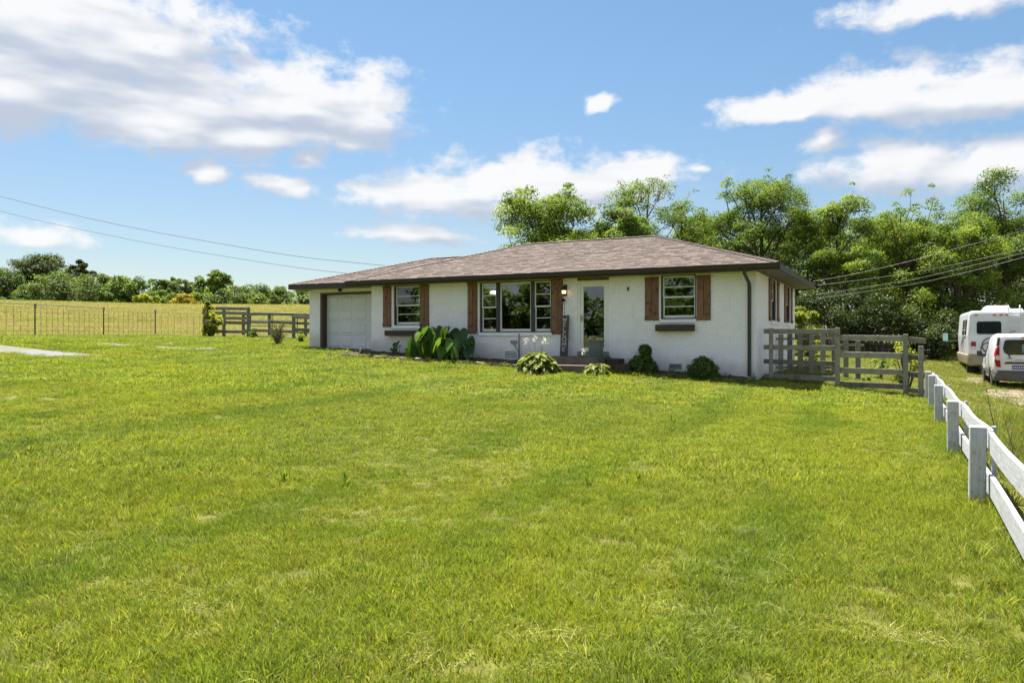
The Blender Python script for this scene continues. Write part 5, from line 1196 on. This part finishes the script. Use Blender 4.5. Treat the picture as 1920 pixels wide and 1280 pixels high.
# small weeds at the wall foot and in the bed
GW = 'weeds along the foot of the house wall'
for k, (s, t, r, lab) in enumerate([(-12.9, -.5, .2, 'small weed at the left end of the flower bed below the garage'), (-13.2, -1.0, .22, 'low weed clump in front of the garage door corner'), (-8.3, -.5, .2, 'low weed in the bed right of the elephant ears'), (-3.6, -.8, .25, 'dark weed clump between the porch blocks and the clipped shrub'), (-2.2, -.35, .17, 'thin weed beside the foundation vent'), (-.75, -.3, .16, 'low weed at the wall right of the rounded shrub'), (-.05, -.25, .15, 'low weed at the foot of the downspout'), (-6.9, -1.3, .16, 'small weed in the bed left of the hosta mound')]):
    x, y = W2(s, t); root = thing('weed', lab, 'weed', (x, y, Gf(x, y)), 0, GW); rnd = np.random.default_rng(k); n = 70; d = rnd.normal(size=(n, 3))*np.array([.5, .5, .45])*r; d[:, 2] = abs(d[:, 2])
    V, F = leaf_arrays(d, d+np.array([0, 0, .2]), .075*rnd.uniform(.6, 1.4, n), rnd, .45); link_mesh('leaves', np_mesh('leaves', V, F, rnd.uniform(.1, .9, 2*n)), M['leaf_mid'], root)
    q = MB()
    for j in range(6): q.tube([(0, 0, 0), (d[j][0], d[j][1], d[j][2]+.05)], .004, 4)
    q.build('stem', M['stem'], root)
# climber on the paddock fence post, dry bush before the gate
bush('climbing_sapling', 'bright green leafy sapling climbing the end post of the paddock fence', 396, 582, 48, 37.0, 81, 'leaf_yellow', n=24, per=90, leaf=.12, flat=1.2)
bush('climbing_sapling', 'bright leafy shoots standing above the climber on the paddock fence', 389, 556, 26, 37.2, 82, 'leaf_yellow', n=7, per=30, leaf=.16, flat=1.0, base=1.25)
bush('garden_shrub', 'green weeds at the foot of the tube gate', 478, 610, 26, 36.5, 83, 'leaf_mid', n=8, per=60, leaf=.09)
bush('garden_shrub', 'green weeds below the short fence beside the garage', 566, 618, 26, 33.0, 84, 'leaf_bright', n=8, per=60, leaf=.08)
x = (521-960)/FPX*29; db = thing('dry_bush', 'dry brown twiggy bush standing on the lawn before the tube gate', 'shrub', (x, 29, Gf(x, 29))); q = MB(); rnd = random.Random(2); tw = []
for i in range(90):
    az = rnd.uniform(0, 6.28); sp = rnd.uniform(.05, .42); h = rnd.uniform(.35, .95); p = (sp*math.cos(az), sp*math.sin(az), h); q.tube([(p[0]*.1, p[1]*.1, 0), (p[0]*.5+rnd.uniform(-.04, .04), p[1]*.5, h*.6), p], [.010, .007, .003], 4, cap=False); tw.append(p)
q.build('twigs', M['dry'], db); r2 = np.random.default_rng(3); P = np.array([tw[i % 90] for i in range(700)])*r2.uniform(.4, 1, (700, 1))+r2.normal(size=(700, 3))*.05; V, F = leaf_arrays(P, r2.normal(size=(700, 3)), .05*r2.uniform(.6, 1.4, 700), r2); link_mesh('leaves', np_mesh('leaves', V, F, r2.uniform(0, .6, 1400)), M['leaf_far'], db)

# ------------------------------------------------------------ grass: tufts instanced on points
def tuft(seed, n, rad, hmin, hmax, wid, lean, dry=.05, segs=2, bias=0.):
    rnd = np.random.default_rng(seed); vs = []; fs = []; ts = []
    for i in range(n):
        az = rnd.uniform(0, 6.28); r = rad*math.sqrt(rnd.random()); bx_, by_ = r*math.cos(az), r*math.sin(az); h = rnd.uniform(hmin, hmax); la = rnd.uniform(0, 6.28) if rnd.random() > bias else rnd.normal()*.5; ln = h*lean*rnd.uniform(.2, 1.5); fa = rnd.uniform(0, 6.28); wv = wid*rnd.uniform(.6, 1.3)
        ex, ey = math.cos(fa)*wv/2, math.sin(fa)*wv/2; tt = rnd.uniform(.08, .92); isdry = rnd.random() < dry
        if isdry: tt = 1.0; ln *= 1.6
        base = len(vs)
        for k in range(segs):
            u = k/segs; vs += [(bx_-ex*(1-.4*u)+math.cos(la)*ln*u*u, by_-ey*(1-.4*u)+math.sin(la)*ln*u*u, h*u*(1-.25*u*lean)-.005), (bx_+ex*(1-.4*u)+math.cos(la)*ln*u*u, by_+ey*(1-.4*u)+math.sin(la)*ln*u*u, h*u*(1-.25*u*lean)-.005)]
        vs.append((bx_+math.cos(la)*ln, by_+math.sin(la)*ln, h*(1-.25*lean)))
        for k in range(segs-1): a = base+2*k; fs += [(a, a+1, a+3), (a, a+3, a+2)]; ts += [tt, tt]
        a = base+2*(segs-1); fs.append((a, a+1, a+2)); ts.append(tt)
    return np_mesh('grass_tuft', vs, fs, ts)
def scatter(name, label, P, rot, scl, meshes, mat, cat='grass', tilt=None):
    srcs = []
    for me in meshes:
        if not me.materials: me.materials.append(mat)
        srcs.append(bpy.data.objects.new('grass_tuft', me))
    n = len(P); me = bpy.data.meshes.new(name); me.vertices.add(n); me.vertices.foreach_set('co', np.asarray(P, np.float32).ravel())
    rv3 = np.zeros((n, 3), np.float32); rv3[:, 2] = rot
    if tilt is not None: rv3[:, 0] = tilt[:, 0]; rv3[:, 1] = tilt[:, 1]
    a = me.attributes.new('rot', 'FLOAT_VECTOR', 'POINT'); a.data.foreach_set('vector', rv3.ravel())
    a = me.attributes.new('scl', 'FLOAT', 'POINT'); a.data.foreach_set('value', np.asarray(scl, np.float32))
    a = me.attributes.new('idx', 'INT', 'POINT'); a.data.foreach_set('value', RNG.integers(0, len(srcs), n).astype(np.int32)); me.materials.append(mat)
    o = link_mesh(name, me); tag(o, label, cat, None, 'stuff')
    ng = bpy.data.node_groups.new(name+'_scatter', 'GeometryNodeTree'); ng.interface.new_socket('Geometry', in_out='INPUT', socket_type='NodeSocketGeometry'); ng.interface.new_socket('Geometry', in_out='OUTPUT', socket_type='NodeSocketGeometry')
    N = ng.nodes; L = ng.links; gi_ = N.new('NodeGroupInput'); go_ = N.new('NodeGroupOutput'); iop = N.new('GeometryNodeInstanceOnPoints'); jn = N.new('GeometryNodeJoinGeometry')
    for s in reversed(srcs):
        oi = N.new('GeometryNodeObjectInfo'); oi.inputs['Object'].default_value = s; oi.inputs['As Instance'].default_value = True; L.new(oi.outputs['Geometry'], jn.inputs[0])
    def na(nm, dt):
        q = N.new('GeometryNodeInputNamedAttribute'); q.data_type = dt; q.inputs['Name'].default_value = nm; return q.outputs['Attribute']
    L.new(gi_.outputs[0], iop.inputs['Points']); L.new(jn.outputs[0], iop.inputs['Instance']); iop.inputs['Pick Instance'].default_value = True
    L.new(na('idx', 'INT'), iop.inputs['Instance Index']); L.new(na('rot', 'FLOAT_VECTOR'), iop.inputs['Rotation']); L.new(na('scl', 'FLOAT'), iop.inputs['Scale']); L.new(iop.outputs[0], go_.inputs[0])
    md = o.modifiers.new('scatter', 'NODES'); md.node_group = ng; return o
def lawn_points(y0, y1, dens, extra=1.5):
    """random points in the strip of lawn between two distances, a little wider than the view"""
    w1 = .74*y1+extra; n = int(dens*2*w1*(y1-y0)); x = RNG.uniform(-w1, w1, n); y = RNG.uniform(y0, y1, n); k = np.abs(x) < .74*y+extra; x, y = x[k], y[k]
    return x, y
def gravel_mask(x, y): return (((x+17.6)/5.0)**2+((y-22.6)/.82)**2 < 1.0) | (((x+12.9)/2.3)**2+((y-26.6)/.28)**2 < 1)
GE = blobs = None
near_t = [tuft(q, 115, .12, .022, .060, .0056, .62, .03, 2, bias=.35) for q in range(6)]
mid_t = [tuft(20+q, 100, .17, .028, .070, .0085, .75, .03, 2, bias=.35) for q in range(6)]
far_t = [tuft(40+q, 95, .26, .035, .085, .015, 1.05, .03, 2, bias=.3) for q in range(5)]
tall_t = [tuft(60+q, 26, .05, .10, .22, .008, .6, .0, 3) for q in range(3)]
def lowfreq(x, y): return .5+.25*np.sin(x*.9+1.3*np.sin(y*.5))+.25*np.sin(y*.7+x*.35+2*np.sin(x*.3))
for nm, lab, y0, y1, dens, src in (('lawn_grass', 'short mown yellow green lawn grass in the foreground', 1.6, 7.5, 140, near_t), ('lawn_grass', 'short mown lawn grass in the middle of the lawn', 7.5, 15, 70, mid_t), ('lawn_grass', 'short mown lawn grass reaching up to the house', 15, 52, 26, far_t)):
    x, y = lawn_points(y0, y1, dens); s, t = ST(x, y); k = ~in_bed(s, t) & (s < 4.2) & ~((s > -16.3) & (s < .02) & (t > -.02)) & ~gravel_mask(x, y) & ((y < 36) | ((x < -3) & (RNG.random(len(x)) > .25+.75*sstep(y, 36, 50)))); x, y = x[k], y[k]; lf = lowfreq(x, y)
    scatter(nm, lab, np.stack([x, y, G(x, y)], 1), 3.0+1.6*np.sin(x*.45+1.7*np.sin(y*.33))+RNG.normal(size=len(x))*.7, RNG.uniform(.75, 1.2, len(x))*(.72+.55*lf), src, M['grass'], tilt=RNG.normal(size=(len(x), 2))*.12)
# longer tufts the mower missed
n = 900; y = 2.2+23*RNG.random(n)**1.2; x = RNG.uniform(-.74, .74, n)*y; s, t = ST(x, y); k = (~in_bed(s, t) & (s < 4.0) & (t < -.05) & (lowfreq(x, y) > .52)) ; x, y = x[k], y[k]
scatter('long_grass', 'scattered longer grass tufts standing above the mown lawn', np.stack([x, y, G(x, y)], 1), RNG.uniform(0, 6.28, len(x)), RNG.uniform(.35, .7, len(x)), tall_t, M['grass'], tilt=RNG.normal(size=(len(x), 2))*.25)
# dry clippings lying in small patches, and a few broad leaved weeds
def on_ground(px, py):
    Y = 8.
    for _ in range(30): x = (px-960)/FPX*Y; Y = .5*Y+.5*(EYE-Gf(x, Y))*FPX/(py-HORIZON)
    return (px-960)/FPX*Y, Y
dry_t = [tuft(70+q, 26, .10, .006, .03, .0045, 3.0, 1.0, 2) for q in range(4)]; dp = []
for px, py, r, n in ((1340, 1060, .30, 40), (1400, 1000, .22, 26), (1430, 925, .30, 30), (1390, 1095, .2, 22), (1010, 1180, .25, 30), (760, 1230, .22, 26), (300, 1120, .3, 26), (640, 970, .35, 24), (860, 870, .5, 26), (1490, 860, .35, 22), (1250, 1150, .25, 22), (1120, 1240, .2, 20), (480, 1180, .2, 16), (150, 1010, .4, 20), (1600, 1180, .25, 20), (1010, 790, .6, 20), (520, 800, .6, 18), (1330, 1180, .15, 14)):
    x, y = on_ground(px, py)
    for k in range(n): u = RNG.normal(); dp.append((x+u*r+RNG.normal()*r*.25, y+u*r*.5*math.sin(px)+RNG.normal()*r*.35))
dp = np.array(dp)
scatter('dry_clippings', 'pale dry grass clippings lying in small patches on the lawn', np.stack([dp[:, 0], dp[:, 1], G(dp[:, 0], dp[:, 1])+.022], 1), RNG.uniform(0, 6.28, len(dp)), RNG.uniform(.5, 1.2, len(dp)), dry_t, M['grass'], tilt=RNG.normal(size=(len(dp), 2))*.1)
for k, (px, py, lab) in enumerate([(533, 905, 'bright green broad leaved weed standing alone in the left half of the lawn'), (1198, 905, 'upright green weed tuft right of the lawn centre'), (1103, 912, 'small yellow green weed tuft in the middle of the lawn'), (648, 915, 'low green weed in the lawn close beside the bright one'), (1262, 560+235, 'low weed tuft nearest the clipped shrubs on the lawn')]):
    x, y = on_ground(px, py); root = thing('lawn_weed', lab, 'weed', (x, y, Gf(x, y)), 0, 'weeds standing in the lawn'); rnd = np.random.default_rng(k+5); vs = []; fs = []
    for j in range(12):
        a = rnd.uniform(0, 6.28); h = rnd.uniform(.08, .17); o_ = rnd.uniform(.02, .07); c_, s_ = math.cos(a), math.sin(a); wv = rnd.uniform(.009, .016); b0 = len(vs)
        vs += [(c_*.01, s_*.01, 0), (c_*o_*.6-s_*wv, s_*o_*.6+c_*wv, h*.6), (c_*o_*.6+s_*wv, s_*o_*.6-c_*wv, h*.6), (c_*o_*1.3, s_*o_*1.3, h)]; fs += [(b0, b0+2, b0+1), (b0+1, b0+2, b0+3)]
    link_mesh('leaves', np_mesh('leaves', vs, fs, rnd.uniform(.2, .9, len(fs))), M['leaf_bright'], root)
# grass along posts, fence feet and bed edges
pts = []
for t in np.arange(-20, .6, .035): pts.append((4.04+RNG.normal()*.10, t))
for s in np.arange(.1, 4, .03): pts.append((s, TF+RNG.normal()*.10))
for s in np.arange(-13.3, -5.9, .035): pts.append((s, -1.62-.25*math.sin((s+3)*.35)+RNG.normal()*.06)); pts.append((s, -1.35-.25*math.sin((s+3)*.35)+RNG.normal()*.12))
for s in np.arange(-4.0, .1, .05): pts.append((s, -.8+RNG.normal()*.07))
pts = np.array(pts); x, y = W2(pts[:, 0], pts[:, 1])
scatter('edge_grass', 'untrimmed grass along the fence feet and the flower bed edge', np.stack([x, y, G(x, y)], 1), RNG.uniform(0, 6.28, len(x)), RNG.uniform(.4, .85, len(x)), tall_t, M['grass'], tilt=RNG.normal(size=(len(x), 2))*.2)
# rough verge right of the white fence, with the drive left thin
rough_t = [tuft(80+q, 60, .2, .05, .14, .010, .8, .2, 2) for q in range(4)]; weed_t = [tuft(90+q, 34, .12, .25, .65, .011, .5, .12, 3) for q in range(3)]
n = 26000; y = RNG.uniform(3.5, 48, n); x = RNG.uniform(2, 40, n); s, t = ST(x, y); dirt = np.exp(-((s-7.6)/1.35)**2-((t-3.2)/6.2)**4)+.8*np.exp(-((s-6.3)/.7)**2-((t-13.5)/1.5)**2)
k = (s > 4.15) & (x < .75*y+1.5) & (RNG.random(n) > dirt*.97); x, y = x[k], y[k]
scatter('verge_grass', 'uneven rough grass on the verge and drive right of the white fence', np.stack([x, y, G(x, y)], 1), RNG.uniform(0, 6.28, len(x)), RNG.uniform(.5, 1.2, len(x)), rough_t, M['grass_rough'], tilt=RNG.normal(size=(len(x), 2))*.12)
n = 300; t = RNG.uniform(-18, -4, n); s = 4.45+np.abs(RNG.normal(size=n))*.55; x, y = W2(s, t)
scatter('tall_weeds', 'tall uncut weeds growing along the outside of the white fence', np.stack([x, y, G(x, y)], 1), RNG.uniform(0, 6.28, n), RNG.uniform(.3, .8, n), weed_t, M['grass_rough'], tilt=RNG.normal(size=(n, 2))*.12)
# grass behind the board fence and around the house side
n = 9000; s = RNG.uniform(.1, 4.1, n); t = RNG.uniform(.8, 22, n); x, y = W2(s, t)
scatter('side_yard_grass', 'sunlit grass in the side yard behind the board fence', np.stack([x, y, G(x, y)], 1), RNG.uniform(0, 6.28, n), RNG.uniform(.7, 1.4, n), rough_t, M['grass'])
# dry stalks of weeds at the verge
for k, (px, py, Y, h, lab) in enumerate([(1868, 830, 9.5, 1.05, 'thin dry weed stalk standing behind the middle posts of the white fence'), (1905, 820, 8.2, .8, 'short dry weed stalk at the right edge of the picture')]):
    x = (px-960)/FPX*Y; root = thing('dry_weed', lab, 'weed', (x, Y, Gf(x, Y)), 0); q = MB(); rnd = random.Random(k); q.tube([(0, 0, 0), (-.04, 0, h*.5), (-.14, .02, h)], [.007, .005, .002], 5)
    for j in range(12): u = .3+.6*j/12; a = rnd.uniform(0, 6.28); q.tube([(-.14*u*u, 0, h*u), (-.14*u*u+.09*math.cos(a), .09*math.sin(a), h*u+.10)], [.003, .0015], 4)
    q.build('stalk', M['dry'], root)
# meadow
field_t = [tuft(120+q, 70, .55, .15, .55, .035, .6, .3, 2) for q in range(4)]
n = 42000; y = 39+67*RNG.random(n)**1.35; x = -(.72*y+3)*RNG.random(n)+2; s, t = ST(x, y); k = (s < -15) & ~((np.abs(y-(66-4*((x/y*FPX+960-120)/300))) < 1.2) & (x/y*FPX+960 > 110) & (x/y*FPX+960 < 430)); x, y = x[k], y[k]
scatter('meadow_grass', 'tall dry yellowish meadow grass in the field beyond the wire fence', np.stack([x, y, G(x, y)], 1), RNG.uniform(0, 6.28, len(x)), RNG.uniform(.5, 1.15, len(x))*np.clip((y-36)/14, .3, 1), field_t, M['grass_field'])
